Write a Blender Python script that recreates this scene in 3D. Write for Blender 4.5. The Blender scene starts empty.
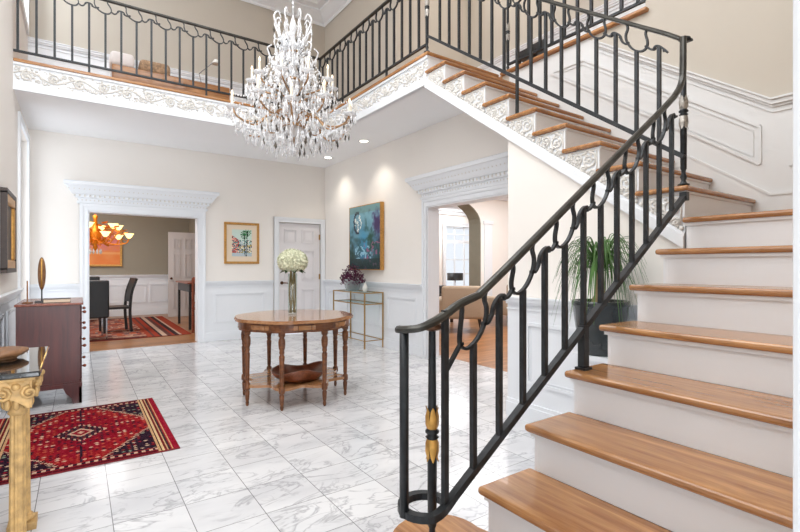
import bpy, bmesh, math, random
from math import sin, cos, pi, radians, sqrt, hypot, atan2, floor as fl
from mathutils import Vector
import numpy as np
random.seed(7)
S = bpy.context.scene
COL = S.collection

# ------------------------------------------------------------------ materials
def lin(c):
    c = c / 255.0
    return c / 12.92 if c <= 0.04045 else ((c + 0.055) / 1.055) ** 2.4
def rgb(r, g, b): return (lin(r), lin(g), lin(b), 1.0)

def new_mat(name):
    m = bpy.data.materials.new(name); m.use_nodes = True
    nt = m.node_tree; b = nt.nodes['Principled BSDF']
    return m, nt, b
def N(nt, t, **kw):
    n = nt.nodes.new(t)
    for k, v in kw.items(): setattr(n, k, v)
    return n
def ramp(nt, stops):
    r = N(nt, 'ShaderNodeValToRGB')
    e = r.color_ramp.elements
    while len(e) > 1: e.remove(e[-1])
    e[0].position, e[0].color = stops[0]
    for p, c in stops[1:]:
        x = e.new(p); x.color = c
    return r
def plain(name, col, rough=0.5, metal=0.0, var=0.04, scale=6.0, bump=0.0, coat=0.0, emit=None, es=0.0):
    m, nt, b = new_mat(name)
    tc = N(nt, 'ShaderNodeTexCoord'); no = N(nt, 'ShaderNodeTexNoise')
    no.inputs['Scale'].default_value = scale; no.inputs['Detail'].default_value = 4
    nt.links.new(tc.outputs['Object'], no.inputs['Vector'])
    c = rgb(*col)
    lo = tuple(x * (1 - var) for x in c[:3]) + (1,); hi = tuple(min(1, x * (1 + var)) for x in c[:3]) + (1,)
    r = ramp(nt, [(0.3, lo), (0.7, hi)])
    nt.links.new(no.outputs['Fac'], r.inputs['Fac']); nt.links.new(r.outputs['Color'], b.inputs['Base Color'])
    b.inputs['Roughness'].default_value = rough; b.inputs['Metallic'].default_value = metal
    b.inputs['Coat Weight'].default_value = coat
    if bump:
        bp = N(nt, 'ShaderNodeBump'); bp.inputs['Strength'].default_value = bump; bp.inputs['Distance'].default_value = 0.01
        nt.links.new(no.outputs['Fac'], bp.inputs['Height']); nt.links.new(bp.outputs['Normal'], b.inputs['Normal'])
    if emit:
        b.inputs['Emission Color'].default_value = rgb(*emit); b.inputs['Emission Strength'].default_value = es
    return m
def wood(name, dark, light, axis='X', rough=0.3, scale=1.0, planks=None, coat=0.0):
    m, nt, b = new_mat(name)
    tc = N(nt, 'ShaderNodeTexCoord'); mp = N(nt, 'ShaderNodeMapping')
    st = {'X': (1.2, 14, 14), 'Y': (14, 1.2, 14), 'Z': (14, 14, 1.2)}[axis]
    mp.inputs['Scale'].default_value = tuple(s * scale for s in st)
    nt.links.new(tc.outputs['Object'], mp.inputs['Vector'])
    no = N(nt, 'ShaderNodeTexNoise'); no.inputs['Scale'].default_value = 1.6; no.inputs['Detail'].default_value = 8
    no.inputs['Roughness'].default_value = 0.62; no.inputs['Distortion'].default_value = 0.7
    nt.links.new(mp.outputs['Vector'], no.inputs['Vector'])
    r = ramp(nt, [(0.28, rgb(*dark)), (0.52, tuple((a + c) / 2 for a, c in zip(rgb(*dark), rgb(*light)))), (0.72, rgb(*light))])
    nt.links.new(no.outputs['Fac'], r.inputs['Fac'])
    out = r.outputs['Color']
    if planks:
        br = N(nt, 'ShaderNodeTexBrick'); br.offset = 0.37; br.inputs['Scale'].default_value = 1
        br.inputs['Brick Width'].default_value = planks[1]; br.inputs['Row Height'].default_value = planks[0]
        br.inputs['Mortar Size'].default_value = 0.002
        br.inputs['Color1'].default_value = (1, 1, 1, 1); br.inputs['Color2'].default_value = (0.62, 0.58, 0.55, 1)
        br.inputs['Mortar'].default_value = (0.3, 0.25, 0.2, 1)
        mp2 = N(nt, 'ShaderNodeMapping')
        if axis == 'Y': mp2.inputs['Rotation'].default_value = (0, 0, pi / 2)
        nt.links.new(tc.outputs['Object'], mp2.inputs['Vector']); nt.links.new(mp2.outputs['Vector'], br.inputs['Vector'])
        mx = N(nt, 'ShaderNodeMix', data_type='RGBA', blend_type='MULTIPLY'); mx.inputs['Factor'].default_value = 1
        nt.links.new(out, mx.inputs[6]); nt.links.new(br.outputs['Color'], mx.inputs[7]); out = mx.outputs[2]
    nt.links.new(out, b.inputs['Base Color'])
    b.inputs['Roughness'].default_value = rough; b.inputs['Coat Weight'].default_value = coat
    return m
def vcol(name, rough=0.8, spec=0.3, bump=0.0):
    m, nt, b = new_mat(name)
    a = N(nt, 'ShaderNodeAttribute'); a.attribute_name = 'Col'
    nt.links.new(a.outputs['Color'], b.inputs['Base Color'])
    b.inputs['Roughness'].default_value = rough; b.inputs['Specular IOR Level'].default_value = spec
    if bump:
        tc = N(nt, 'ShaderNodeTexCoord'); no = N(nt, 'ShaderNodeTexNoise'); no.inputs['Scale'].default_value = 180
        nt.links.new(tc.outputs['Object'], no.inputs['Vector'])
        bp = N(nt, 'ShaderNodeBump'); bp.inputs['Strength'].default_value = bump; bp.inputs['Distance'].default_value = 0.004
        nt.links.new(no.outputs['Fac'], bp.inputs['Height']); nt.links.new(bp.outputs['Normal'], b.inputs['Normal'])
    return m
def marble(name):
    T = 0.322
    m, nt, b = new_mat(name); L = nt.links.new
    tc = N(nt, 'ShaderNodeTexCoord'); mp = N(nt, 'ShaderNodeMapping')
    mp.inputs['Location'].default_value = (-0.782, -2.315, 0)
    L(tc.outputs['Object'], mp.inputs['Vector'])
    br = N(nt, 'ShaderNodeTexBrick'); br.offset = 0.0; br.squash = 1.0
    br.inputs['Scale'].default_value = 1; br.inputs['Brick Width'].default_value = T; br.inputs['Row Height'].default_value = T
    br.inputs['Mortar Size'].default_value = 0.0022; br.inputs['Mortar Smooth'].default_value = 0.2
    br.inputs['Color1'].default_value = rgb(229, 229, 230); br.inputs['Color2'].default_value = rgb(216, 216, 218)
    br.inputs['Mortar'].default_value = rgb(128, 128, 128)
    L(mp.outputs['Vector'], br.inputs['Vector'])
    # a random offset per tile so that veins stop at the joints
    dv = N(nt, 'ShaderNodeVectorMath', operation='DIVIDE'); dv.inputs[1].default_value = (T, T, 1)
    flo = N(nt, 'ShaderNodeVectorMath', operation='FLOOR'); wn = N(nt, 'ShaderNodeTexWhiteNoise', noise_dimensions='3D')
    L(mp.outputs['Vector'], dv.inputs[0]); L(dv.outputs[0], flo.inputs[0]); L(flo.outputs[0], wn.inputs['Vector'])
    sc = N(nt, 'ShaderNodeVectorMath', operation='SCALE'); sc.inputs['Scale'].default_value = 9.0
    L(wn.outputs['Color'], sc.inputs[0])
    rot = N(nt, 'ShaderNodeMapping'); rot.inputs['Rotation'].default_value = (0, 0, 0.6); rot.inputs['Scale'].default_value = (1.0, 2.3, 1)
    L(mp.outputs['Vector'], rot.inputs['Vector'])
    ad = N(nt, 'ShaderNodeVectorMath', operation='ADD'); L(rot.outputs[0], ad.inputs[0]); L(sc.outputs[0], ad.inputs[1])
    def vein(scale, dist, w, seed):
        a2 = N(nt, 'ShaderNodeVectorMath', operation='ADD'); a2.inputs[1].default_value = (seed, seed * 2, 0); L(ad.outputs[0], a2.inputs[0])
        n = N(nt, 'ShaderNodeTexNoise'); n.inputs['Scale'].default_value = scale; n.inputs['Detail'].default_value = 5
        n.inputs['Roughness'].default_value = 0.58; n.inputs['Distortion'].default_value = dist
        L(a2.outputs[0], n.inputs['Vector'])
        s = N(nt, 'ShaderNodeMath', operation='SUBTRACT'); s.inputs[1].default_value = 0.5; L(n.outputs['Fac'], s.inputs[0])
        ab = N(nt, 'ShaderNodeMath', operation='ABSOLUTE'); L(s.outputs[0], ab.inputs[0])
        r = ramp(nt, [(0.0, (1, 1, 1, 1)), (w * 0.35, (0.55, 0.55, 0.55, 1)), (w, (0, 0, 0, 1))]); L(ab.outputs[0], r.inputs['Fac'])
        return r.outputs['Color']
    v1 = vein(1.3, 1.1, 0.018, 0.0); v2 = vein(2.6, 0.9, 0.028, 3.7)
    msk = N(nt, 'ShaderNodeTexNoise'); msk.inputs['Scale'].default_value = 2.2; L(ad.outputs[0], msk.inputs['Vector'])
    mr = ramp(nt, [(0.42, (0, 0, 0, 1)), (0.62, (1, 1, 1, 1))]); L(msk.outputs['Fac'], mr.inputs['Fac'])
    mm = N(nt, 'ShaderNodeMath', operation='MULTIPLY'); L(v2, mm.inputs[0]); L(mr.outputs['Color'], mm.inputs[1])
    mx0 = N(nt, 'ShaderNodeMath', operation='MAXIMUM'); L(v1, mx0.inputs[0]); L(mm.outputs[0], mx0.inputs[1])
    mk2 = N(nt, 'ShaderNodeMath', operation='MULTIPLY'); mk2.inputs[1].default_value = 0.55; L(mx0.outputs[0], mk2.inputs[0])
    clo = N(nt, 'ShaderNodeTexNoise'); clo.inputs['Scale'].default_value = 1.8; clo.inputs['Detail'].default_value = 3; L(ad.outputs[0], clo.inputs['Vector'])
    cr = ramp(nt, [(0.4, (1, 1, 1, 1)), (0.7, (0.83, 0.835, 0.85, 1))]); L(clo.outputs['Fac'], cr.inputs['Fac'])
    m1 = N(nt, 'ShaderNodeMix', data_type='RGBA', blend_type='MULTIPLY'); m1.inputs['Factor'].default_value = 1
    L(br.outputs['Color'], m1.inputs[6]); L(cr.outputs['Color'], m1.inputs[7])
    m2 = N(nt, 'ShaderNodeMix', data_type='RGBA'); L(mk2.outputs[0], m2.inputs['Factor']); L(m1.outputs[2], m2.inputs[6])
    m2.inputs[7].default_value = rgb(128, 128, 136)
    L(m2.outputs[2], b.inputs['Base Color'])
    b.inputs['Roughness'].default_value = 0.16; b.inputs['Specular IOR Level'].default_value = 0.55
    return m
def emis(name, col, s):
    m, nt, b = new_mat(name)
    b.inputs['Base Color'].default_value = rgb(*col); b.inputs['Emission Color'].default_value = rgb(*col); b.inputs['Emission Strength'].default_value = s
    return m
def crystal(name, tint=(250, 248, 244), fac=0.5):
    m, nt, b = new_mat(name); L = nt.links.new
    out = nt.nodes['Material Output']
    tr = N(nt, 'ShaderNodeBsdfTransparent'); tr.inputs['Color'].default_value = rgb(*tint)
    b.inputs['Base Color'].default_value = rgb(*tint); b.inputs['Roughness'].default_value = 0.08; b.inputs['Specular IOR Level'].default_value = 1.0
    b.inputs['Coat Weight'].default_value = 0.6
    lw = N(nt, 'ShaderNodeLayerWeight'); lw.inputs['Blend'].default_value = 0.5
    rr = ramp(nt, [(0.0, (fac * .7,) * 3 + (1,)), (0.9, (min(1, fac * 1.8),) * 3 + (1,))]); L(lw.outputs['Facing'], rr.inputs['Fac'])
    mx = N(nt, 'ShaderNodeMixShader'); L(rr.outputs['Color'], mx.inputs[0]); L(tr.outputs[0], mx.inputs[1]); L(b.outputs[0], mx.inputs[2]); L(mx.outputs[0], out.inputs['Surface'])
    return m
def glassy(name, tint=(235, 245, 245), fac=0.12):
    m, nt, b = new_mat(name); L = nt.links.new
    out = nt.nodes['Material Output']
    tr = N(nt, 'ShaderNodeBsdfTransparent'); tr.inputs['Color'].default_value = rgb(*tint)
    gl = N(nt, 'ShaderNodeBsdfGlossy'); gl.inputs['Roughness'].default_value = 0.03
    mx = N(nt, 'ShaderNodeMixShader'); mx.inputs[0].default_value = fac
    L(tr.outputs[0], mx.inputs[1]); L(gl.outputs[0], mx.inputs[2]); L(mx.outputs[0], out.inputs['Surface'])
    return m

M = dict(
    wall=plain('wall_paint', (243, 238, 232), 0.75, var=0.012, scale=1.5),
    wall_dim=plain('wall_paint_dim', (194, 186, 174), 0.75, var=0.012, scale=1.5),  # darker copy of the wall paint, weaker light put into the colour
    taupe=plain('dining_paint', (158, 150, 134), 0.8, var=0.02, scale=2),
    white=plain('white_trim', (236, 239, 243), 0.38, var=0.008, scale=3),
    white_dim=plain('white_trim_dim', (219, 220, 220), 0.42, var=0.008, scale=3),  # white trim greyed, dimness of the stairwell painted in
    ceil=plain('ceiling_paint', (248, 248, 249), 0.85, var=0.01, scale=2),
    plaster=plain('carved_plaster', (224, 221, 216), 0.6, var=0.08, scale=60),
    marble=marble('marble_tile'),
    oak_x=wood('oak_along_x', (132, 82, 44), (204, 150, 96), 'X', 0.24, coat=0.35),
    oak_y=wood('oak_along_y', (132, 82, 44), (204, 150, 96), 'Y', 0.24, coat=0.35),
    floor_wood=wood('oak_floor', (150, 96, 56), (200, 146, 98), 'X', 0.3, planks=(0.08, 0.9)),
    iron=plain('black_iron', (44, 47, 50), 0.38, 0.35, var=0.25, scale=30),
    iron_top=plain('worn_iron_rail', (64, 63, 59), 0.28, 0.5, var=0.35, scale=14),
    gold=plain('gilded_leaf', (214, 164, 88), 0.35, 0.7, var=0.2, scale=30),
    silver=plain('tarnished_leaf', (170, 165, 158), 0.4, 0.6, var=0.4, scale=60),
    giltwood=plain('gilded_wood', (190, 154, 100), 0.5, 0.1, var=0.3, scale=25, bump=0.3),
    mahogany=wood('mahogany', (58, 20, 20), (98, 42, 38), 'Z', 0.35),
    mahog_top=wood('mahogany_top', (110, 52, 38), (150, 84, 62), 'Y', 0.25),
    walnut=wood('table_walnut', (78, 42, 22), (144, 90, 52), 'X', 0.3, scale=1.3),
    walnut_top=wood('table_top_walnut', (148, 96, 56), (196, 148, 104), 'X', 0.14, scale=1.0, coat=0.5),
    burl=wood('burl_bowl', (82, 38, 20), (150, 84, 50), 'Y', 0.3, scale=0.8),
    granite=plain('black_granite', (26, 28, 28), 0.06, var=0.5, scale=90, coat=0.6),
    dish=wood('carved_dish', (100, 66, 40), (156, 112, 74), 'Y', 0.5),
    rug=vcol('rug_wool', 0.95, 0.05, 0.5), paint=vcol('oil_paint', 0.45, 0.35),
    fringe=plain('rug_edge', (120, 26, 34), 0.95, var=0.2, scale=60),
    brass=plain('brass', (176, 140, 88), 0.3, 0.9, var=0.08), bronze=plain('bronze', (110, 80, 62), 0.35, 0.8, var=0.1),
    gframe=plain('gold_frame', (196, 146, 78), 0.4, 0.5, var=0.2, scale=40),
    dframe=plain('dark_frame', (52, 36, 28), 0.45, var=0.2, scale=30),
    mat=plain('picture_mat', (232, 214, 190), 0.8, var=0.02),
    glass=glassy('clear_glass'), pane=glassy('window_glass', (254, 254, 255), 0.03),
    vase_glass=glassy('vase_glass', (244, 248, 246), 0.07), bowl_glass=crystal('ribbed_glass', (190, 196, 198), 0.55),
    crystal=crystal('cut_crystal', (250, 251, 253), 0.66), bead=crystal('crystal_bead', (252, 252, 252), 0.8),
    smoke=plain('smoky_crystal', (70, 62, 52), 0.1, 0.1, var=0.3, coat=0.6),
    arm=plain('antique_brass_arm', (176, 140, 104), 0.3, 0.75, var=0.2, scale=30), candle=plain('candle_sleeve', (240, 232, 214), 0.5),
    bulb=emis('bulb_glow', (255, 232, 200), 1.6), down=emis('downlight_glow', (255, 246, 230), 7.0),
    shade=emis('flower_shade_glow', (255, 226, 150), 2.2), amber=plain('gilt_leaf_arm', (206, 120, 30), 0.3, 0.7, var=0.3, scale=20, emit=(220, 120, 30), es=0.25),
    hyd=plain('hydrangea_petals', (233, 237, 204), 0.7, var=0.3, scale=42), leaf=plain('dark_leaf', (40, 74, 30), 0.45, var=0.25, scale=20),
    stem=plain('brown_stem', (150, 134, 96), 0.6, var=0.2, scale=20), purple=plain('purple_leaf', (92, 30, 66), 0.6, var=0.4, scale=30),
    palm=plain('palm_leaf', (78, 118, 56), 0.45, var=0.35, scale=8), pot=plain('glazed_pot', (36, 44, 46), 0.22, var=0.2, scale=6, coat=0.4),
    soil=plain('soil', (60, 46, 36), 0.95, var=0.3, scale=60), black=plain('black_leather', (30, 31, 34), 0.4, var=0.1, scale=20),
    blackwood=plain('black_wood', (32, 30, 30), 0.4, var=0.15, scale=20), chrome=plain('chrome', (190, 190, 195), 0.12, 1.0, var=0.02),
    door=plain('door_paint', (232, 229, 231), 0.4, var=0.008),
    door_shaded=plain('shaded_door', (206, 200, 198), 0.45, var=0.01), tan=plain('tan_upholstery', (168, 150, 130), 0.9, var=0.06, scale=60),  # the dining door is white, its shade is mixed into this grey
    sconce=plain('black_scroll_iron', (24, 22, 22), 0.5, 0.2), red_wood=wood('cherry_wood', (104, 48, 34), (166, 92, 66), 'X', 0.3),
    brick=plain('pale_brick', (232, 206, 190), 0.9, var=0.1, scale=12), cushion=plain('printed_cushion', (170, 140, 112), 0.9, var=0.4, scale=40),
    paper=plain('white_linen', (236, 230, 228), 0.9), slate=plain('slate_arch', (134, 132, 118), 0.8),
    cream=plain('ceramic_white', (236, 234, 228), 0.3),
)

# ------------------------------------------------------------------ mesh builder
class MB:
    def __init__(s): s.v = []; s.f = []
    def add(s, vs, fs):
        b = len(s.v); s.v += [tuple(p) for p in vs]; s.f += [tuple(b + i for i in f) for f in fs]; return s
    def box(s, x0, x1, y0, y1, z0, z1):
        return s.add([(x0, y0, z0), (x1, y0, z0), (x1, y1, z0), (x0, y1, z0), (x0, y0, z1), (x1, y0, z1), (x1, y1, z1), (x0, y1, z1)],
                     [(0, 3, 2, 1), (4, 5, 6, 7), (0, 1, 5, 4), (1, 2, 6, 5), (2, 3, 7, 6), (3, 0, 4, 7)])
    def rbox(s, x0, x1, y0, y1, z0, z1, w=0.01, seg=2):
        bm = bmesh.new(); bmesh.ops.create_cube(bm, size=1)
        for v in bm.verts: v.co = ((x0 + x1) / 2 + v.co.x * (x1 - x0), (y0 + y1) / 2 + v.co.y * (y1 - y0), (z0 + z1) / 2 + v.co.z * (z1 - z0))
        w = min(w, 0.49 * min(x1 - x0, y1 - y0, z1 - z0))
        bmesh.ops.bevel(bm, geom=bm.edges[:], offset=w, segments=seg, profile=0.5, affect='EDGES')
        bm.verts.index_update()
        s.add([v.co[:] for v in bm.verts], [[v.index for v in f.verts] for f in bm.faces]); bm.free(); return s
    def prism(s, pts, axis, a, b):
        """extrude a 2-D outline: axis 'x': pts are (y,z); 'y': (x,z); 'z': (x,y)"""
        def P(p, t): return {'x': (t, p[0], p[1]), 'y': (p[0], t, p[1]), 'z': (p[0], p[1], t)}[axis]
        n = len(pts)
        return s.add([P(p, a) for p in pts] + [P(p, b) for p in pts],
                     [tuple(range(n - 1, -1, -1)), tuple(range(n, 2 * n))] + [(i, (i + 1) % n, n + (i + 1) % n, n + i) for i in range(n)])
    def lathe(s, prof, c=(0, 0, 0), n=16, caps=True):
        vs = []; fs = []
        for (r, z) in prof:
            for k in range(n):
                a = 2 * pi * k / n; vs.append((c[0] + r * cos(a), c[1] + r * sin(a), c[2] + z))
        for i in range(len(prof) - 1):
            for k in range(n):
                fs.append((i * n + k, i * n + (k + 1) % n, (i + 1) * n + (k + 1) % n, (i + 1) * n + k))
        if caps:
            fs.append(tuple(range(n - 1, -1, -1))); fs.append(tuple((len(prof) - 1) * n + k for k in range(n)))
        return s.add(vs, fs)
    def tube(s, pts, r, n=6, r1=None):
        pts = [Vector(p) for p in pts]; m = len(pts); vs = []; fs = []
        up = None
        for i, p in enumerate(pts):
            t = (pts[min(i + 1, m - 1)] - pts[max(i - 1, 0)])
            if t.length < 1e-9: t = Vector((0, 0, 1))
            t.normalize()
            if up is None: up = Vector((0, 0, 1)) if abs(t.z) < 0.9 else Vector((1, 0, 0))
            a = t.cross(up)
            if a.length < 1e-6: a = t.cross(Vector((0.3, 1, 0.2)))
            a.normalize(); b = a.cross(t).normalized(); up = b
            rr = r if r1 is None else r + (r1 - r) * i / (m - 1)
            for k in range(n):
                q = 2 * pi * k / n; vs.append(p + a * (rr * cos(q)) + b * (rr * sin(q)))
        for i in range(m - 1):
            for k in range(n): fs.append((i * n + k, i * n + (k + 1) % n, (i + 1) * n + (k + 1) % n, (i + 1) * n + k))
        fs.append(tuple(range(n - 1, -1, -1))); fs.append(tuple((m - 1) * n + k for k in range(n)))
        return s.add(vs, fs)
    def sweep(s, pts, w, h, normal=None, round_=False):
        """rectangular bar along pts: w across (along normal), h in the other direction"""
        pts = [Vector(p) for p in pts]; m = len(pts); vs = []; fs = []
        prof = [(-.5, -.5), (.5, -.5), (.5, .5), (-.5, .5)]
        if round_: prof = [(-.42, -.5), (.42, -.5), (.5, -.2), (.5, .1), (.3, .42), (0, .5), (-.3, .42), (-.5, .1), (-.5, -.2)]
        k = len(prof)
        for i, p in enumerate(pts):
            t = (pts[min(i + 1, m - 1)] - pts[max(i - 1, 0)]).normalized()
            nn = Vector(normal) if normal is not None else t.cross(Vector((0, 0, 1)))
            nn = (nn - t * nn.dot(t)).normalized(); u = nn.cross(t).normalized()
            for (a, b) in prof: vs.append(p + nn * (a * w) + u * (b * h))
        for i in range(m - 1):
            for j in range(k): fs.append((i * k + j, i * k + (j + 1) % k, (i + 1) * k + (j + 1) % k, (i + 1) * k + j))
        fs.append(tuple(range(k - 1, -1, -1))); fs.append(tuple((m - 1) * k + j for j in range(k)))
        return s.add(vs, fs)
    def ball(s, c, r, n=8, m=6, sc=(1, 1, 1), jit=0.0):
        vs = []; fs = []
        for i in range(m + 1):
            th = pi * i / m
            for k in range(n):
                ph = 2 * pi * k / n; q = r * (1 + random.uniform(-jit, jit))
                vs.append((c[0] + q * sc[0] * sin(th) * cos(ph), c[1] + q * sc[1] * sin(th) * sin(ph), c[2] + q * sc[2] * cos(th)))
        for i in range(m):
            for k in range(n): fs.append((i * n + k, (i + 1) * n + k, (i + 1) * n + (k + 1) % n, i * n + (k + 1) % n))
        return s.add(vs, fs)
    def drop(s, c, r, h):
        x, y, z = c
        return s.add([(x, y, z + h * .5), (x + r, y, z - h * .1), (x, y + r, z - h * .1), (x - r, y, z - h * .1), (x, y - r, z - h * .1), (x, y, z - h * .5)],
                     [(0, 1, 2), (0, 2, 3), (0, 3, 4), (0, 4, 1), (5, 2, 1), (5, 3, 2), (5, 4, 3), (5, 1, 4)])
    def quad(s, a, b, c, d): return s.add([a, b, c, d], [(0, 1, 2, 3)])

def wloc(o):
    v = Vector((0, 0, 0))
    while o is not None: v += o.location; o = o.parent
    return v
def build(name, mb, mat, parent=None, smooth=False, label=None, fix=True):
    off = wloc(parent) if parent is not None else Vector((0, 0, 0))
    me = bpy.data.meshes.new(name)
    me.from_pydata([(p[0] - off.x, p[1] - off.y, p[2] - off.z) for p in mb.v], [], mb.f)
    if fix:
        bm = bmesh.new(); bm.from_mesh(me); bmesh.ops.remove_doubles(bm, verts=bm.verts, dist=1e-6)
        bmesh.ops.recalc_face_normals(bm, faces=bm.faces); bm.to_mesh(me); bm.free()
    me.materials.append(mat)
    if smooth: me.polygons.foreach_set('use_smooth', [True] * len(me.polygons))
    o = bpy.data.objects.new(name, me); COL.objects.link(o)
    if parent is not None: o.parent = parent
    if label: o['label'] = label
    return o
def thing(name, label, cat, loc=(0, 0, 0), group=None, rz=0):
    o = bpy.data.objects.new(name, None); COL.objects.link(o); o.location = loc; o.rotation_euler = (0, 0, rz)
    o.empty_display_size = 0.1
    o['label'] = label; o['category'] = cat
    if group: o['group'] = group
    return o
def tag(o, label, cat, group=None, kind=None):
    o['label'] = label; o['category'] = cat
    if group: o['group'] = group
    if kind: o['kind'] = kind
    return o
def struct(name, mb, mat, parent=None, smooth=False):
    o = build(name, mb, mat, parent, smooth)
    if parent is None: o['kind'] = 'structure'
    return o
def place(mb):   # recentre a single-mesh thing on its own base, keep it at its place
    pass
def solo(name, mb, mat, label, cat, group=None, smooth=False, base=None):
    xs = [p[0] for p in mb.v]; ys = [p[1] for p in mb.v]; zs = [p[2] for p in mb.v]
    b = base or ((min(xs) + max(xs)) / 2, (min(ys) + max(ys)) / 2, min(zs))
    q = MB(); q.v = [(p[0] - b[0], p[1] - b[1], p[2] - b[2]) for p in mb.v]; q.f = mb.f
    o = build(name, q, mat, None, smooth); o.location = b
    return tag(o, label, cat, group)
def crom(pts, k=6):
    P = [Vector(p) for p in pts]; P = [P[0] * 2 - P[1]] + P + [P[-1] * 2 - P[-2]]; out = []
    for i in range(1, len(P) - 2):
        for j in range(k):
            t = j / k
            a, b, c, d = P[i - 1:i + 3]
            out.append(0.5 * ((2 * b) + (c - a) * t + (2 * a - 5 * b + 4 * c - d) * t * t + (3 * b - a - 3 * c + d) * t ** 3))
    out.append(P[-2]); return out
def grid_image(name, W, H, nu, nv, fn, mat, frame, parent=None, extra=None):
    """coloured picture surface; frame(u,v)->xyz with u,v in 0..1 ; fn(u,v)->srgb"""
    vs = [frame(i / nu, j / nv) for j in range(nv + 1) for i in range(nu + 1)]
    fs = [(j * (nu + 1) + i, j * (nu + 1) + i + 1, (j + 1) * (nu + 1) + i + 1, (j + 1) * (nu + 1) + i) for j in range(nv) for i in range(nu)]
    off = wloc(parent) if parent is not None else Vector((0, 0, 0))
    me = bpy.data.meshes.new(name); me.from_pydata([(p[0] - off.x, p[1] - off.y, p[2] - off.z) for p in vs], [], fs)
    ca = me.color_attributes.new('Col', 'FLOAT_COLOR', 'CORNER')
    cols = np.ones((len(fs) * 4, 4), dtype=np.float32); k = 0
    for j in range(nv):
        for i in range(nu):
            c = fn((i + .5) / nu, (j + .5) / nv); cols[k:k + 4, :3] = [lin(max(0, min(255, x))) for x in c]; k += 4
    ca.data.foreach_set('color', cols.ravel())
    me.materials.append(mat)
    o = bpy.data.objects.new(name, me); COL.objects.link(o)
    if parent is not None: o.parent = parent
    return o
def hsh(*a):
    x = 0.0
    for i, q in enumerate(a): x += q * (12.9898, 78.233, 37.719, 4.581)[i]
    x = math.sin(x) * 43758.5453
    return x - fl(x)

# ------------------------------------------------------------------ dimensions (camera eye above the origin)
EYE = 1.253; YAW = 0.6064
SY, CY = sin(YAW), cos(YAW)
R_, G_ = 0.1926, 0.2752
YN = 8.14; XB = 3.89; XW = -0.57; ZC = 3.137; ZG = 18 * R_; ZT = 6.1
XS = 2.94           # west edge of the upper flight and east gallery
Y9 = 1.275          # nosing of the first riser of the upper flight
X2 = 1.29           # nosing of the second step
XE = 4.02           # east wall of the stairwell
YNG = 6.37          # edge of the north gallery
ZR = 1.0            # chair rail
ZO = 2.058          # cased openings
def cam(d, l): return (SY * d + CY * l, CY * d - SY * l)

# ------------------------------------------------------------------ shell: floors
struct('floor', MB().box(XW - .2, XB + .28, -2.6, YN + .02, -0.1, 0.0), M['marble'])
struct('floor_dining', MB().box(-3.4, 2.6, YN + .02, 13.7, -0.1, 0.002), M['floor_wood'])
struct('floor_living', MB().box(XB + .28, 12.2, 1.2, 11.3, -0.1, 0.002), M['floor_wood'])

def wall_panels(mb, axis, fixed, sign, rects, t=0.012, w=0.028):
    """raised moulding frames; axis 'x': wall runs along x at y=fixed (sign = side), rects (a0,a1,z0,z1)"""
    for a0, a1, z0, z1 in rects:
        for (p0, p1, q0, q1) in ((a0, a1, z0, z0 + w), (a0, a1, z1 - w, z1), (a0, a0 + w, z0 + w, z1 - w), (a1 - w, a1, z0 + w, z1 - w)):
            f0, f1 = sorted((fixed, fixed + sign * t))
            if axis == 'x': mb.box(p0, p1, f0, f1, q0, q1)
            else: mb.box(f0, f1, p0, p1, q0, q1)
        # inner bead
        g = w + 0.012
        f0, f1 = sorted((fixed, fixed + sign * t * .5))
        for (p0, p1, q0, q1) in ((a0 + g, a1 - g, z0 + g, z0 + g + .008), (a0 + g, a1 - g, z1 - g - .008, z1 - g), (a0 + g, a0 + g + .008, z0 + g, z1 - g), (a1 - g - .008, a1 - g, z0 + g, z1 - g)):
            if axis == 'x': mb.box(p0, p1, f0, f1, q0, q1)
            else: mb.box(f0, f1, p0, p1, q0, q1)
def rail_prof(mb, axis, fixed, sign, a0, a1, z):
    for (dz0, dz1, t) in ((-.012, 0, .05), (-.04, -.012, .038), (-.06, -.04, .022), (-.105, -.095, .012)):
        f0, f1 = sorted((fixed, fixed + sign * t))
        if axis == 'x': mb.box(a0, a1, f0, f1, z + dz0, z + dz1)
        else: mb.box(f0, f1, a0, a1, z + dz0, z + dz1)
def base_prof(mb, axis, fixed, sign, a0, a1, z=0, h=0.15):
    for (z0, z1, t) in ((0, h * .8, .02), (h * .8, h, .013)):
        f0, f1 = sorted((fixed, fixed + sign * t))
        if axis == 'x': mb.box(a0, a1, f0, f1, z + z0, z + z1)
        else: mb.box(f0, f1, a0, a1, z + z0, z + z1)

# north wall with the dining opening and a doorway
OX0, OX1 = 0.113, 1.624
DX0, DX1, DZ = 2.975, 3.79, 2.05
w = MB()
for a, b, z0, z1 in ((XW - .2, OX0, 0, ZG), (OX0, OX1, ZO, ZG), (OX1, DX0, 0, ZG), (DX0, DX1, DZ, ZG), (DX1, XB + .16, 0, ZG)):
    w.box(a, b, YN, YN + .18, z0, z1)
struct('wall_north', w, M['wall'])
struct('wall_north_upper', MB().box(XW - .2, XB + .16, YN, YN + .18, ZG, ZT), M['wall_dim'])
# wainscot skin
wn = MB()
for a, b in ((XW, OX0 - .1), (OX1 + .1, DX0 - .1)): wn.box(a, b, YN - .006, YN, 0, ZR - .05)
wall_panels(wn, 'x', YN - .006, -1, [(-.48, -.1, .3, .82), (1.86, 2.73, .3, .8)])
for a, b in ((XW, OX0 - .1), (OX1 + .1, DX0 - .1)):
    rail_prof(wn, 'x', YN - .006, -1, a, b, ZR); base_prof(wn, 'x', YN - .006, -1, a, b)
struct('trim_1', wn, M['white'])
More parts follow.
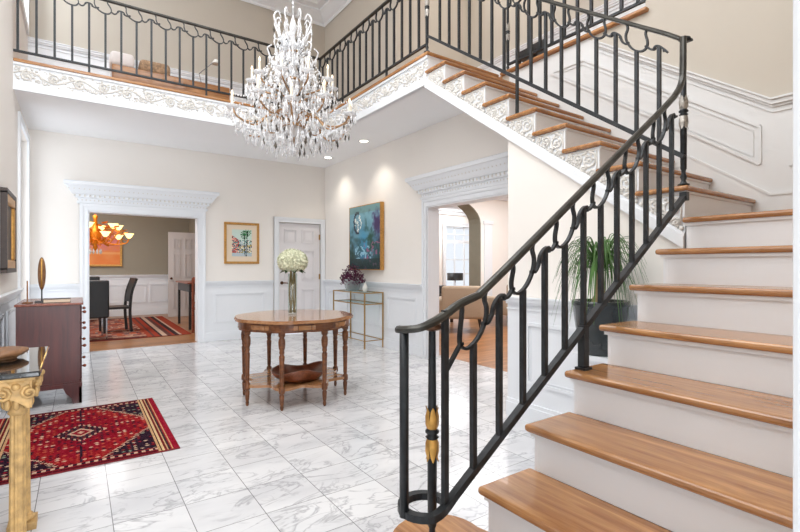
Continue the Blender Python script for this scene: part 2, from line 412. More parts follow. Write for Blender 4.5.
# casing of dining opening
def casing_x(mb, x0, x1, zt, y, sign, w=0.1):
    for t, i0, i1 in ((.022, 0, w), (.034, w * .62, w), (.03, 0, w * .14)):
        f0, f1 = sorted((y, y + sign * t))
        mb.box(x0 - i1, x0 - i0, f0, f1, 0, zt + i1 if i1 == w else zt + i1); mb.box(x1 + i0, x1 + i1, f0, f1, 0, zt + i1)
        mb.box(x0 - i0, x1 + i0, f0, f1, zt + i0, zt + i1)
def casing_y(mb, y0, y1, zt, x, sign, w=0.1):
    for t, i0, i1 in ((.022, 0, w), (.034, w * .62, w), (.03, 0, w * .14)):
        f0, f1 = sorted((x, x + sign * t))
        mb.box(f0, f1, y0 - i1, y0 - i0, 0, zt + i1); mb.box(f0, f1, y1 + i0, y1 + i1, 0, zt + i1)
        mb.box(f0, f1, y0 - i0, y1 + i0, zt + i0, zt + i1)
c = MB(); casing_x(c, OX0, OX1, ZO, YN, -1)
c.box(OX0 + .0005, OX0 + .018, YN - .018, YN + .2, 0, ZO - .018); c.box(OX1 - .018, OX1 - .0005, YN - .018, YN + .2, 0, ZO - .018); c.box(OX0 + .0005, OX1 - .0005, YN - .018, YN + .2, ZO - .018, ZO - .0005)
struct('trim_2', c, M['white'])
CR = [(2.15, .012), (2.165, .03), (2.19, .034), (2.192, .02), (2.235, .022), (2.24, .05), (2.255, .058), (2.285, .062), (2.29, .085), (2.31, .10), (2.35, .125), (2.385, .15), (2.405, .165), (2.41, .18), (2.455, .185), (2.462, .175), (2.462, 0.0)]
def crown_loft(mb, axis, wall, sign, a0, a1, levels):
    vs = []; fs = []
    for z, o in levels:
        q = [(a0 - o, 0), (a0 - o, o), (a1 + o, o), (a1 + o, 0)]
        for a, t in q: vs.append((a, wall + sign * t, z) if axis == 'x' else (wall + sign * t, a, z))
    for i in range(len(levels) - 1):
        for k in range(3): fs.append((i * 4 + k, i * 4 + k + 1, i * 4 + 4 + k + 1, i * 4 + 4 + k))
    mb.add(vs, fs)
def egg_row(mb, axis, wall, sign, a0, a1, z, o, step, r):
    n = int((a1 - a0 + 2 * o) / step)
    for i in range(n + 1):
        a = a0 - o + (a1 - a0 + 2 * o) * i / n
        cpt = (a, wall + sign * o, z) if axis == 'x' else (wall + sign * o, a, z)
        mb.ball(cpt, r, 6, 4, (1, 1, 1.5))
cm = MB(); crown_loft(cm, 'x', YN, -1, OX0 - .1, OX1 + .1, CR)
h = struct('trim_3', cm, M['white'])
e = MB(); egg_row(e, 'x', YN, -1, OX0 - .1, OX1 + .1, 2.27, .060, .06, .013); egg_row(e, 'x', YN, -1, OX0 - .1, OX1 + .1, 2.21, .020, .05, .008)
egg_row(e, 'x', YN, -1, OX0 - .1, OX1 + .1, 2.36, .126, .06, .010)
build('crown_ornament', e, M['plaster'], h, True)
# six panel door in the north wall
def panel_door(name, x0, x1, y, zt, sign, mat, t=0.04):
    d = struct(name, MB().box(x0, x1, min(y, y + t * -sign), max(y, y + t * -sign), 0.01, zt), mat)
    W = x1 - x0; mb = MB()
    cols = ((x0 + .11, x0 + W / 2 - .05), (x0 + W / 2 + .05, x1 - .11))
    rows = ((.22, .82), (.98, 1.55), (1.68, 1.93))
    for a0, a1 in cols:
        for z0, z1 in rows:
            f0, f1 = sorted((y, y + sign * .004))
            wall_panels(mb, 'x', y, sign, [(a0, a1, z0, z1)], 0.016, .02)
            mb.box(a0 + .055, a1 - .055, *sorted((y, y + sign * .007)), z0 + .055, z1 - .055)
    build('door_panel', mb, mat, d)
    return d
d1 = panel_door('door_1', DX0 + .004, DX1 - .004, YN + .03, DZ - .006, -1, M['door'])
k = MB(); k.lathe([(.03, 0), (.03, .01), (.012, .012), (.012, .05)], (0, 0, 0), 12)
kk = MB(); kk.v = [(DX0 + .07 + p[0], YN + .03 - p[2], .945 + p[1]) for p in k.v]; kk.f = k.f
kk.tube([(DX0 + .07, YN - .02, .945), (DX0 + .12, YN - .025, .945), (DX0 + .17, YN - .022, .94)], .011, 8)
build('door_handle', kk, M['bronze'], d1, True)
for z in (.3, 1.05, 1.8): build('hinge', MB().box(DX1 - .016, DX1 + .012, YN - .01, YN + .028, z - .05, z + .05), M['brass'], d1)
c = MB(); casing_x(c, DX0, DX1, DZ, YN, -1, .09)
struct('trim_4', c, M['white'])

# east wall of the hall with the living room opening
LY0, LY1 = 3.43, 4.943
def soff(y): return 2.312 + .7 * (y - 2.67)
w = MB()
w.prism([(2.70, 0), (LY0, 0), (LY0, soff(LY0) - .012), (2.70, soff(2.70) - .012)], 'x', XB, XB + .16)
w.prism([(LY0, ZO), (LY1, ZO), (LY1, ZC + .1), (3.95, ZC + .1), (3.95, ZC - .01), (3.8, soff(3.8) - .012), (LY0, soff(LY0) - .012)], 'x', XB, XB + .16)
w.box(XB, XB + .16, LY1, YN + .0, 0, ZC + .1)
struct('wall_east', w, M['wall'])
ws = MB(); ws.box(XB - .006, XB, LY1 + .1, YN, 0, ZR - .05); wall_panels(ws, 'y', XB - .006, -1, [(5.2, 5.95, .3, .8), (6.15, 7.0, .3, .8), (7.2, 7.95, .3, .8)])
rail_prof(ws, 'y', XB - .006, -1, LY1 + .1, YN, ZR); base_prof(ws, 'y', XB - .006, -1, LY1 + .1, YN)
struct('trim_5', ws, M['white'])
c = MB(); casing_y(c, LY0, LY1, ZO, XB, -1)
c.box(XB - .018, XB + .18, LY0 + .0005, LY0 + .018, 0, ZO - .018); c.box(XB - .018, XB + .18, LY1 - .018, LY1 - .0005, 0, ZO - .018); c.box(XB - .018, XB + .18, LY0 + .0005, LY1 - .0005, ZO - .018, ZO - .0005)
struct('trim_6', c, M['white'])
cm = MB(); crown_loft(cm, 'y', XB, -1, LY0 - .1, LY1 + .1, CR); h = struct('trim_7', cm, M['white'])
e = MB(); egg_row(e, 'y', XB, -1, LY0 - .1, LY1 + .1, 2.27, .060, .06, .013); egg_row(e, 'y', XB, -1, LY0 - .1, LY1 + .1, 2.21, .020, .05, .008)
egg_row(e, 'y', XB, -1, LY0 - .1, LY1 + .1, 2.36, .126, .06, .010)
build('crown_ornament', e, M['plaster'], h, True)

# west wall with a tall window below the gallery and one above
WY0, WY1, WZ0, WZ1 = 6.92, 7.98, .12, 2.93
UY0, UY1, UZ0, UZ1 = 7.0, 7.9, 4.45, 5.75
w = MB()
for a, b, z0, z1 in ((-2.6, WY0, 0, ZT), (WY0, WY1, 0, WZ0), (WY0, UY0, WZ1, ZT), (UY0, UY1, WZ1, UZ0), (UY0, UY1, UZ1, ZT), (UY1, WY1, WZ1, ZT), (WY1, YN, 0, ZT)):
    w.box(XW - .16, XW, a, b, z0, z1)
struct('wall_west', w, M['wall'])
def side_window(name, y0, y1, z0, z1, rows, cols, cas=.09):
    fr = MB()
    for a, b, q0, q1 in ((y0 - cas, y0, z0 - cas, z1 + cas), (y1, y1 + cas, z0 - cas, z1 + cas), (y0, y1, z1, z1 + cas), (y0, y1, z0 - cas, z0)):
        fr.box(XW, XW + .025, a, b, q0, q1)
    for a, b, q0, q1 in ((y0, y0 + .05, z0, z1), (y1 - .05, y1, z0, z1), (y0 + .05, y1 - .05, z1 - .05, z1), (y0 + .05, y1 - .05, z0, z0 + .06)):
        fr.box(XW - .11, XW - .06, a, b, q0, q1)
    for i in range(1, rows): fr.box(XW - .1, XW - .075, y0 + .05, y1 - .05, z0 + (z1 - z0) * i / rows - .01, z0 + (z1 - z0) * i / rows + .01)
    for i in range(1, cols): fr.box(XW - .101, XW - .074, y0 + (y1 - y0) * i / cols - .01, y0 + (y1 - y0) * i / cols + .01, z0 + .05, z1 - .05)
    f = struct(name, fr, M['white'])
    build('pane', MB().box(XW - .09, XW - .085, y0 + .05, y1 - .05, z0 + .05, z1 - .05), M['pane'], f)
side_window('window_1', WY0, WY1, WZ0, WZ1, 5, 2); side_window('window_2', UY0, UY1, UZ0, UZ1, 3, 2)
ww = MB(); ww.box(XW, XW + .006, -2.6, WY0 - .09, 0, ZR - .05)
wall_panels(ww, 'y', XW + .006, 1, [(5.75, 6.7, .3, .82), (4.2, 5.5, .3, .82), (2.4, 3.95, .3, .82), (.6, 2.15, .3, .82)])
rail_prof(ww, 'y', XW + .006, 1, -2.6, WY0 - .09, ZR); base_prof(ww, 'y', XW + .006, 1, -2.6, WY0 - .09)
struct('trim_8', ww, M['white'])

# ceilings, galleries
struct('ceiling_north', MB().box(XW, XB, YNG + .03, YN, ZC, ZC + .05), M['ceil'])
struct('ceiling_east', MB().box(XS + .03, XB, 3.80, YNG + .03, ZC, ZC + .05), M['ceil'])
struct('ceiling', MB().box(XW - .2, 5.6, -2.6, YN + .2, ZT, ZT + .1), M['ceil'])
struct('floor_north_gallery', MB().box(XW, XB - .001, YNG + .075, YN - .001, ZC + .06, ZG - .002), M['oak_x'])
struct('floor_east_gallery', MB().box(XS + .075, XB + .16, Y9 + 9 * G_ + .075, YNG + .07, ZC + .06, ZG - .002), M['oak_y'])
struct('floor_upper_hall', MB().box(XE + .02, 5.299, 2.085, 5.699, ZC + .07, ZG - .003), M['oak_y'])
struct('trim_9', MB().rbox(XW, XS + .02, YNG, YNG + .14, ZG - .035, ZG, .012, 3), M['oak_x'])
struct('trim_10', MB().rbox(XS, XS + .14, Y9 + 9 * G_, YNG + .03, ZG - .035, ZG, .012, 3), M['oak_y'])
struct('trim_24', MB().rbox(XS + .001, XE - .022, Y9 + 9 * G_ - .001, Y9 + 9 * G_ + .074, ZG - .0345, ZG + .0005, .012, 3), M['oak_x'])
struct('trim_11', MB().rbox(XE - .05, XE + .1, 2.05, 3.72, ZG - .03, ZG + .004, .012, 3), M['oak_y'])
fb = MB(); fb.box(XW, XS + .03, YNG + .035, YNG + .06, ZC, ZG - .03); fb.box(XW, XS + .0, YNG + .005, YNG + .04, ZC - .006, ZC + .055); fb.box(XW, XS + .0, YNG + .018, YNG + .04, ZC + .055, ZC + .075); fb.box(XW, XS + .02, YNG + .015, YNG + .04, ZG - .06, ZG - .035)
fa = struct('trim_12', fb, M['white'])
fb = MB(); fb.box(XS + .035, XS + .06, 3.78, YNG + .05, ZC, ZG - .03); fb.box(XS + .005, XS + .04, 3.80, YNG + .04, ZC - .006, ZC + .055); fb.box(XS + .018, XS + .04, 3.79, YNG + .04, ZC + .055, ZC + .075); fb.box(XS + .015, XS + .04, 3.77, YNG + .04, ZG - .06, ZG - .035)
fe = struct('trim_13', fb, M['white'])
# rinceau scroll ornament
def spiral(c, r, a0, turns, k=14):
    return [(c[0] + r * (1 - .86 * i / k) * cos(a0 + turns * 2 * pi * i / k), c[1] + r * (1 - .86 * i / k) * sin(a0 + turns * 2 * pi * i / k)) for i in range(k + 1)]
def frieze(mb, mapf, length, z0, z1, unit=0.24):
    n = max(1, round(length / unit)); u = length / n; zc = (z0 + z1) / 2; a = (z1 - z0) / 2
    wave = [(u * (i / 8), zc + .5 * a * sin(pi * i / 8)) for i in range(8 * n + 1)]
    mb.tube([mapf(p[0], p[1], .004) for p in wave], .009, 5)
    for i in range(n):
        s = 1 if i % 2 == 0 else -1; cx = u * (i + .5)
        mb.tube([mapf(p[0], p[1], .006) for p in spiral((cx, zc - s * .12 * a), a * .66, pi / 2 * s, 1.7 * s)], .011, 5, .006)
        mb.ball(mapf(cx, zc - s * .12 * a, .006), .017, 6, 4)
        for q in range(9):
            th = 2 * pi * q / 9 + i; rr = a * .42; mb.ball(mapf(cx + rr * cos(th), zc - s * .12 * a + rr * sin(th), .002), .010, 5, 4)
        mb.tube([mapf(p[0], p[1], .004) for p in spiral((cx - u * .38, zc + s * .55 * a), a * .3, 0, 1.3 * s, 9)], .008, 5, .005)
        mb.tube([mapf(p[0], p[1], .004) for p in spiral((cx + u * .40, zc - s * .6 * a), a * .27, pi, -1.3 * s, 9)], .008, 5, .005)
    for q in range(int(length * 120)):
        mb.ball(mapf(random.uniform(.02, length - .02), zc + random.uniform(-.92, .92) * a, .001), random.uniform(.006, .014), 5, 3, (1.4, 1.4, 1.0))
o = MB(); frieze(o, lambda s, z, t: (XW + s, YNG + .035 - t, z), XS - XW, ZC + .085, ZG - .065); build('scroll_relief', o, M['plaster'], fa, True)
o = MB(); frieze(o, lambda s, z, t: (XS + .035 - t, 3.78 + s, z), YNG - 3.78, ZC + .085, ZG - .065); build('scroll_relief', o, M['plaster'], fe, True)

# upper storey walls
struct('wall_east_gallery', MB().box(XB, XB + .16, 5.7, YN, ZG, ZT), M['wall_dim'])
struct('wall_hall_north', MB().box(XB + .16, 5.3, 5.7, 5.85, ZG, ZT), M['wall_dim'])
struct('wall_hall_east', MB().box(5.3, 5.45, 1.9, 5.85, ZG - .3, ZT), M['wall_dim'])
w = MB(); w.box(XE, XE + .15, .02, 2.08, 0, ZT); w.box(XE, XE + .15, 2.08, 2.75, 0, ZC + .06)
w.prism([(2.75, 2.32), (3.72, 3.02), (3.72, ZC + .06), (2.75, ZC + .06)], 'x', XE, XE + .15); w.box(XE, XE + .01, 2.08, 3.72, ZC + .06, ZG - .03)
struct('wall_stair_east', w, M['wall_dim'])
struct('wall_hall_south', MB().box(XE + .15, 5.3, 1.93, 2.08, ZG - .2, ZT), M['wall_dim'])
up = MB()
up.box(XW, XB, YN - .006, YN, ZG, ZG + .87); wall_panels(up, 'x', YN - .006, -1, [(-.35, .85, ZG + .25, ZG + .72), (1.05, 2.25, ZG + .25, ZG + .72), (2.45, 3.65, ZG + .25, ZG + .72)])
rail_prof(up, 'x', YN - .006, -1, XW, XB, ZG + .92); struct('trim_14', up, M['white'])
up = MB(); up.box(5.294, 5.3, 2.08, 5.7, ZG, ZG + .92); rail_prof(up, 'y', 5.294, -1, 2.08, 5.7, ZG + .97); struct('trim_15', up, M['white'])
# crown of the tall hall
cv = [(ZT - .27, .012), (ZT - .25, .03), (ZT - .22, .03), (ZT - .2, .07), (ZT - .12, .16), (ZT - .1, .2), (ZT - .07, .2), (ZT - .05, .3), (ZT - .02, .33), (ZT - .005, .42)]
cm = MB()
for i in range(len(cv) - 1):
    (z0, o0), (z1, o1) = cv[i], cv[i + 1]
    cm.quad((XW, YN - o0, z0), (XB - o0, YN - o0, z0), (XB - o1, YN - o1, z1), (XW, YN - o1, z1))
    cm.quad((XB - o0, YN - o0, z0), (XB - o0, 5.7, z0), (XB - o1, 5.7, z1), (XB - o1, YN - o1, z1))
struct('trim_16', cm, M['white'])

# stairwell wainscot on its east wall
sk = MB(); t0 = XE
sk.box(t0 - .006, t0, .18, 1.2, 8 * R_, 2.39); sk.prism([(1.2, 8 * R_), (3.6, 8 * R_ + 1.6), (3.6, 3.43), (2.63, 3.43), (1.2, 2.40)], 'x', t0 - .006, t0)
for dz0, dz1, t in ((-.014, 0, .05), (-.045, -.014, .036), (-.062, -.045, .02), (-.098, -.086, .014)):
    sk.box(t0 - t, t0, .18, 1.186, 2.43 + dz0, 2.43 + dz1)
    sk.prism([(1.186, 2.43 + dz0), (2.55, 2.43 + dz0 + .7 * 1.364), (2.55, 2.43 + dz1 + .7 * 1.364), (1.186, 2.43 + dz1)], 'x', t0 - t, t0)
def line_strip(mb, a, b, w, t):
    (y0, z0), (y1, z1) = a, b; L = hypot(y1 - y0, z1 - z0); nx, nz = -(z1 - z0) / L * w / 2, (y1 - y0) / L * w / 2
    mb.prism([(y0 + nx, z0 + nz), (y1 + nx, z1 + nz), (y1 - nx, z1 - nz), (y0 - nx, z0 - nz)], 'x', t0 - .006 - t, t0 - .004)
for P, ww_, tt in (([(1.26, 1.985), (1.26, 2.255), (2.67, 3.245), (3.05, 3.245)], .022, .012), ([(1.30, 2.045), (1.30, 2.235), (2.68, 3.205), (2.96, 3.205)], .008, .007)):
    for i in range(4): line_strip(sk, P[i], P[(i + 1) % 4], ww_, tt + .0006 * i)
wall_panels(sk, 'y', t0 - .006, -1, [(.35, 1.09, 1.94, 2.2)])
# skirting following the steps
sk.prism([(.18, 8 * R_), (1.2, 8 * R_), (3.6, 8 * R_ + 1.68), (3.6, 8 * R_ + 1.9), (1.197, 1.758), (.18, 1.758)], 'x', t0 - .02, t0)
sk.prism([(.18, 1.748), (1.197, 1.748), (3.6, 1.748 + 1.682), (3.6, 1.765 + 1.682), (1.193, 1.765), (.18, 1.765)], 'x', t0 - .026, t0)
struct('trim_17', sk, M['white_dim'])
# wall closing the south side of the lower flight, near the camera
struct('wall_stair_south', MB().box(.701, XE - .001, .02, .16, 0, ZT - .001), M['wall_dim'])
wc = MB(); wc.rbox(.605, .70, .0, .1635, 0, ZT - .01, .006, 2)
struct('trim_18', wc, M['white'])

# ------------------------------------------------------------------ the staircase
st = thing('staircase', 'white L-shaped staircase with glossy oak treads and carved side brackets', 'stairs', (X2, 1.3, 0))
LN = 1.33; LR = 1.295
# lower flight, the first step has a round end
arc = [(1.15 + .185 * cos(a), 1.395 + .185 * sin(a)) for a in [radians(q) for q in range(196, -16, -12)]]
ol = [(X2 - G_, .175), (X2 - G_, 1.30)] + arc + [(X2 + .06, 1.30), (X2 + .06, .175)]
mb = MB(); mb.prism(ol, 'z', R_ - .032, R_); build('tread', mb, M['oak_y'], st)
inn = [(X2 - G_ + .03, .175), (X2 - G_ + .03, 1.28)] + [(1.15 + .155 * cos(a), 1.395 + .155 * sin(a)) for a in [radians(q) for q in range(196, -16, -12)]] + [(X2 + .03, 1.28), (X2 + .03, .175)]
mb = MB(); mb.prism(inn, 'z', 0, R_ - .032); build('riser', mb, M['white'], st)
for n in range(2, 9):
    x = X2 + (n - 2) * G_; z = n * R_
    mb = MB()
    if n < 8: mb.rbox(x, x + G_ + (.04 if n < 7 else .029), .175, LN, z - .032, z, .014, 3)
    else: mb.rbox(x, XE - .022, .175, LN - .02, z - .032, z, .014, 3)
    build('tread' if n < 8 else 'landing', mb, M['oak_y'], st)
    mb = MB(); mb.box(x + .03, x + .05, .175, LR - .0205, z - R_ + .0005, z - .0325); mb.box(x + .018, x + .0298, .175, LR + .012, z - .048, z - .0325)
    build('riser', mb, M['white'], st)
# side of the lower flight (north face) as one stepped board
P = [(X2 + .03, R_ + .0005)]
for n in range(2, 9):
    x = X2 + (n - 2) * G_ + .03; P += [(x, n * R_ - .0325), (x + G_, n * R_ - .0325)]
P = P[:-1] + [(XS + .0405, 8 * R_ - .0325), (XS + .0405, 0), (X2 + .065, 0), (X2 + .065, R_ + .0005)]
mb = MB(); mb.prism(P, 'y', LR - .02, LR); build('stringer', mb, M['white'], st)
# upper flight
for k in range(0, 9):
    y = Y9 + k * G_; z = (9 + k) * R_
    mb = MB(); mb.rbox(XS, XE - .022, y, y + G_ + .045, z - .032, z, .014, 3); build('tread', mb, M['oak_x'], st)
for k in range(0, 10):
    y = Y9 + k * G_; z = (9 + k) * R_
    mb = MB(); mb.box(XS + .0705, XE - .022, y + .03, y + .05, z - R_ + .0005, z - .0325); mb.box(XS + .03, XE - .022, y + .018, y + .0298, z - .046, z - .0325)
    build('riser', mb, M['white'], st)
P = []
for k in range(0, 10):
    y = Y9 + k * G_ + .03; z = (9 + k) * R_ - .032
    P += [(y, z - R_), (y, z)] if k else [(y, 8 * R_ - .04), (y, z)]
P += [(Y9 + 9 * G_ + .06, ZG - .03), (Y9 + 9 * G_ + .06, ZC), (soff(0) and 3.85, ZC), (3.85, soff(3.85))]
P = [p for p in P if p != (3.85, ZC)]
P += [(Y9 + .03, soff(Y9 + .03))]
mb = MB(); mb.prism(P, 'x', XS + .042, XS + .07); build('stringer', mb, M['white'], st)
mb = MB()
for dz0, dz1, t in ((0, .075, .03), (.075, .095, .018)):
    mb.prism([(Y9 + .03, soff(Y9 + .03) + dz0), (3.82, soff(3.82) + dz0), (3.82, soff(3.82) + dz1), (Y9 + .03, soff(Y9 + .03) + dz1)], 'x', XS + .042 - t, XS + .043)
build('string_moulding', mb, M['white'], st)
mb = MB(); mb.prism([(2.72, soff(2.72)), (3.85, soff(3.85)), (3.85, soff(3.85) + .02), (2.72, soff(2.72) + .02)], 'x', XS + .07, XE - .01); build('soffit', mb, M['ceil'], st)
# carved brackets under the tread ends
for k in range(0, 9):
    y = Y9 + k * G_; z = (9 + k) * R_ - .034
    mb = MB(); x = XS + .042
    yb = y + .03; zt_ = z
    L_ = G_ - .012
    outl = [(yb, zt_ - .152), (yb, zt_), (yb + L_, zt_)]
    m_ = 14
    for i in range(m_ + 1):
        t = i / m_; outl.append((yb + L_ * (1 - t) + .017 * t, zt_ - .045 - t * .165 - .012 * abs(sin(t * 4 * pi))))
    outl.append((yb + .017, zt_ - .154))
    mb.prism(outl, 'x', x - .010, x); b = build('bracket', mb, M['white'], st)
    o = MB(); mf = lambda s, zz, t: (x - .010 - t, yb + s, zt_ + zz)
    for (c_, r_, a0, tu) in (((.078, -.085), .062, pi / 2, 1.8), ((.172, -.062), .042, -pi / 2, -1.7), ((.236, -.036), .024, pi / 2, 1.4), ((.05, -.178), .026, 0, 1.3), ((.125, -.142), .024, pi, -1.3)):
        o.tube([mf(p[0], p[1], .004) for p in spiral(c_, r_, a0, tu)], .009, 5, .005)
        o.ball(mf(c_[0], c_[1], .004), .011, 6, 4)
        for q in range(6):
            a_ = q * pi / 3 + k; o.ball(mf(c_[0] + r_ * .62 * cos(a_), c_[1] + r_ * .62 * sin(a_), .001), r_ * .14 + .002, 5, 4)
    o.tube([mf(p[0], p[1], .003) for p in ((.024, -.20), (.018, -.12), (.02, -.02), (.08, -.015), (.16, -.014), (.245, -.012))], .006, 5)
    for q in range(34):
        t = random.uniform(0, 1); s_ = .02 + (L_ - .03) * t; hh = random.uniform(-.2 + .155 * t, -.015)
        o.ball(mf(s_, hh, .001), random.uniform(.006, .012), 5, 4, (1, 1.4, .9))
    for q in range(11):
        t = q / 10; o.ball((x - .006, yb + L_ * (1 - t) + .02 * t, zt_ - .052 - t * .168), .014, 6, 4, (.7, 1.2, 1.1))
    build('scroll_relief', o, M['plaster'], b, True)

# plain wall under the upper flight
w = MB(); w.prism([(LR + .004, 0), (2.70, 0), (2.70, soff(2.70) - .006), (LR + .004, soff(LR) - .006)], 'x', XS + .045, XS + .19)
struct('wall_under_stair', w, M['wall'])
w = MB(); x = XS + .045
w.box(x - .006, x, LR + .004, 2.70, 0, ZR - .05); wall_panels(w, 'y', x - .006, -1, [(1.42, 2.5, .3, .8)]); rail_prof(w, 'y', x - .006, -1, LR + .004, 2.70, ZR); base_prof(w, 'y', x - .006, -1, LR + .004, 2.70)
struct('trim_19', w, M['white'])

# ------------------------------------------------------------------ railings
def bar(mb, p, z0, z1, w=.026): mb.box(p[0] - w / 2, p[0] + w / 2, p[1] - w / 2, p[1] + w / 2, z0, z1)
UPTS = [(-.066, 0), (-.058, -.03), (-.070, -.075), (-.064, -.115), (-.036, -.147), (0, -.157), (.036, -.147), (.064, -.115), (.070, -.075), (.058, -.03), (.066, 0)]
def rail_run(root, mapf, normal, n, s0, sp, hh, u_par, w=.026, feet=(), skip=(), skew=0.0, lift=lambda s: 0.0):
    """n bars from s0 at spacing sp; bars of parity u_par end in a hanging loop, the others in a scroll"""
    us = []; fr = sp / .1405
    for j in range(n):
        s = s0 + j * sp; isU = (j % 2 == u_par)
        top = hh - .157 if isU else hh - .088
        lf = lift(s)
        if not isU and lf > .03: top = hh + lf - .012
        m = MB(); p0 = mapf(s, -.0); p1 = mapf(s, top)
        z0 = mapf(s, 0)[2]
        if j in feet: z0 = feet[j]
        if j not in skip:
            bar(m, (p0[0], p0[1]), z0, p1[2], w); build('baluster', m, M['iron'], root)
        if isU:
            m = MB(); m.sweep(crom([mapf(s + a * fr - skew * (b + .157) / .157, hh + b + (lift(s + a * fr) if b > -.05 else 0)) for a, b in UPTS], 4), w * .8, .011, normal); build('loop', m, M['iron'], root)
        else:
            a0 = s - sp; a1 = s + sp
            pts = [(a0 + .050 * fr, hh - .118), (a0 + .075 * fr, hh - .135), (a0 + .098 * fr, hh - .122), (s - .03 * fr, hh - .092), (s - .004, hh - .082), (s + .022 * fr, hh - .090), (s + .034 * fr, hh - .112), (s + .055 * fr, hh - .118), (s + .075 * fr, hh - .108), (a1 - .055 * fr, hh - .112)]
            if j == 0: pts = [(s + .004, hh - .15)] + pts[7:] if lf > .03 else [(s - .05 * fr, hh - .105)] + pts[3:]
            if j == n - 1: pts = pts[:8]
            m = MB(); m.sweep(crom([mapf(a, b) for a, b in pts], 4), w * .8, .011, normal)
            if lf <= .03: m.ball(mapf(s + .028 * fr, hh - .108), .012, 6, 4); m.ball(mapf(s - .03 * fr, hh - .1), .010, 6, 4)
            build('scroll_link', m, M['iron'], root)
def leaf_collar(cx, cy, z, mat, parent, s=1.0):
    m = MB()
    for d in (1, -1):
        for k in range(6):
            a = 2 * pi * k / 6; ca, sa = cos(a), sin(a)
            pts = []
            for (r, zz, ww) in ((.014, .012, .010), (.021, .035, .014), (.023, .065, .012), (.019, .085, .008), (.024, .1, .002)):
                pts.append((r * s, zz * s * d, ww * s))
            vs = []
            for r, zz, ww in pts:
                vs += [(cx + r * ca - ww * sa, cy + r * sa + ww * ca, z + zz), (cx + r * 1.12 * ca, cy + r * 1.12 * sa, z + zz), (cx + r * ca + ww * sa, cy + r * sa - ww * ca, z + zz)]
            fs = []
            for i in range(4): fs += [(i * 3, i * 3 + 1, i * 3 + 4, i * 3 + 3), (i * 3 + 1, i * 3 + 2, i * 3 + 5, i * 3 + 4)]
            m.add(vs, fs)
    return build('leaf_collar', m, mat, parent, True)
def newel(root, cx, cy, z0, z1, zc, leafmat, cap=None):
    m = MB(); h = z1 - z0
    prof = [(.032, 0), (.032, .008), (.02, .012), (.012, .03), (.019, .05), (.012, .07), (.012, .09), (.017, .1), (.0185, zc - z0 - .02), (.026, zc - z0 - .012), (.015, zc - z0 - .004), (.026, zc - z0 + .004), (.026, zc - z0 + .012), (.0165, zc - z0 + .02), (.0135, h - .02), (.0135, h)]
    m.lathe(prof, (cx, cy, z0), 12); n_ = build('newel_post', m, M['iron'], root, True)
    leaf_collar(cx, cy, zc, leafmat, n_)
    return n_
# lower flight
lr = thing('stair_railing', 'black iron railing of the lower stair flight, curling round its bottom post', 'railing', (1.06, 1.33, R_))
BYL = 1.29
def zb(x): return .576 + .70 * (x - 1.379)
HH = .640
mapL = lambda s, h: (s, BYL, zb(s) + h)
rail_run(lr, mapL, (0, 1, 0), 13, 1.0936, .1405, HH, 1, .0205, feet={}, lift=lambda s: max(0.0, (1.255 - s) * .55))
C0 = (1.055, 1.362); RR = .085
ringpts = [(C0[0] + RR * cos(radians(a)), C0[1] + RR * sin(radians(a)), 0) for a in range(-75, -400, -15)]
# bottom rail with its ring
pts = [(2.925, BYL, zb(2.925)), (1.14, BYL, zb(1.14)), (1.10, BYL - .004, zb(1.10) + .002)]
ring = []
for i, p in enumerate(ringpts): ring.append((p[0], p[1], .362 if i > 1 else .375 - .006 * i))
m = MB(); m.sweep(pts + ring, .03, .026); build('bottom_rail', m, M['iron'], lr)
m = MB(); m.box(2.915, 2.95, BYL - .02, BYL + .02, zb(2.925) - .02, zb(2.925) + .03); build('rail_end', m, M['iron'], lr)
# handrail: incline, easing into the level scroll end, and a gooseneck up at the corner post
hp = [(.968, 1.40, 1.022), (.964, 1.375, 1.024), (.968, 1.34, 1.028), (.985, 1.308, 1.034), (1.02, 1.292, 1.048), (1.08, BYL, 1.072), (1.16, BYL, 1.112), (1.26, BYL, zb(1.26) + HH + .01)]
hp = [Vector(p) for p in crom(hp, 4)]
hp += [Vector((x_, BYL, zb(x_) + HH + .006)) for x_ in [1.4 + .1 * i for i in range(14)]]
hp += [Vector(p) for p in crom([(2.80, BYL, zb(2.8) + HH + .01), (2.87, BYL, zb(2.87) + HH + .03), (2.905, BYL, zb(2.87) + HH + .09), (2.915, BYL, 2.42), (2.918, BYL, 2.60)], 4)]
m = MB(); m.sweep(hp, .036, .026, None, True); build('handrail', m, M['iron_top'], lr, False)
m = MB(); m.tube([(.965, 1.365, .35), (.965, 1.365, 1.02)], .0175, 10); build('baluster', m, M['iron'], lr, True)
nw = newel(lr, 1.078, 1.345, R_ + .0006, 1.035, .632, M['gold'])
m = MB(); m.lathe([(.012, -.02), (.034, -.014), (.04, -.006), (.04, .004), (.03, .01), (.0, .011)], (1.078, 1.345, 1.032), 16); build('cap', m, M['bronze'], nw, True)
m = MB(); xs_ = 1.9366; m.box(xs_ - .019, xs_ + .019, BYL - .017, BYL + .017, 4 * R_ + .01, zb(xs_) + .01); m.box(xs_ - .03, xs_ + .03, BYL - .026, BYL + .026, 4 * R_ + .0006, 4 * R_ + .012); build('support_foot', m, M['iron'], lr)
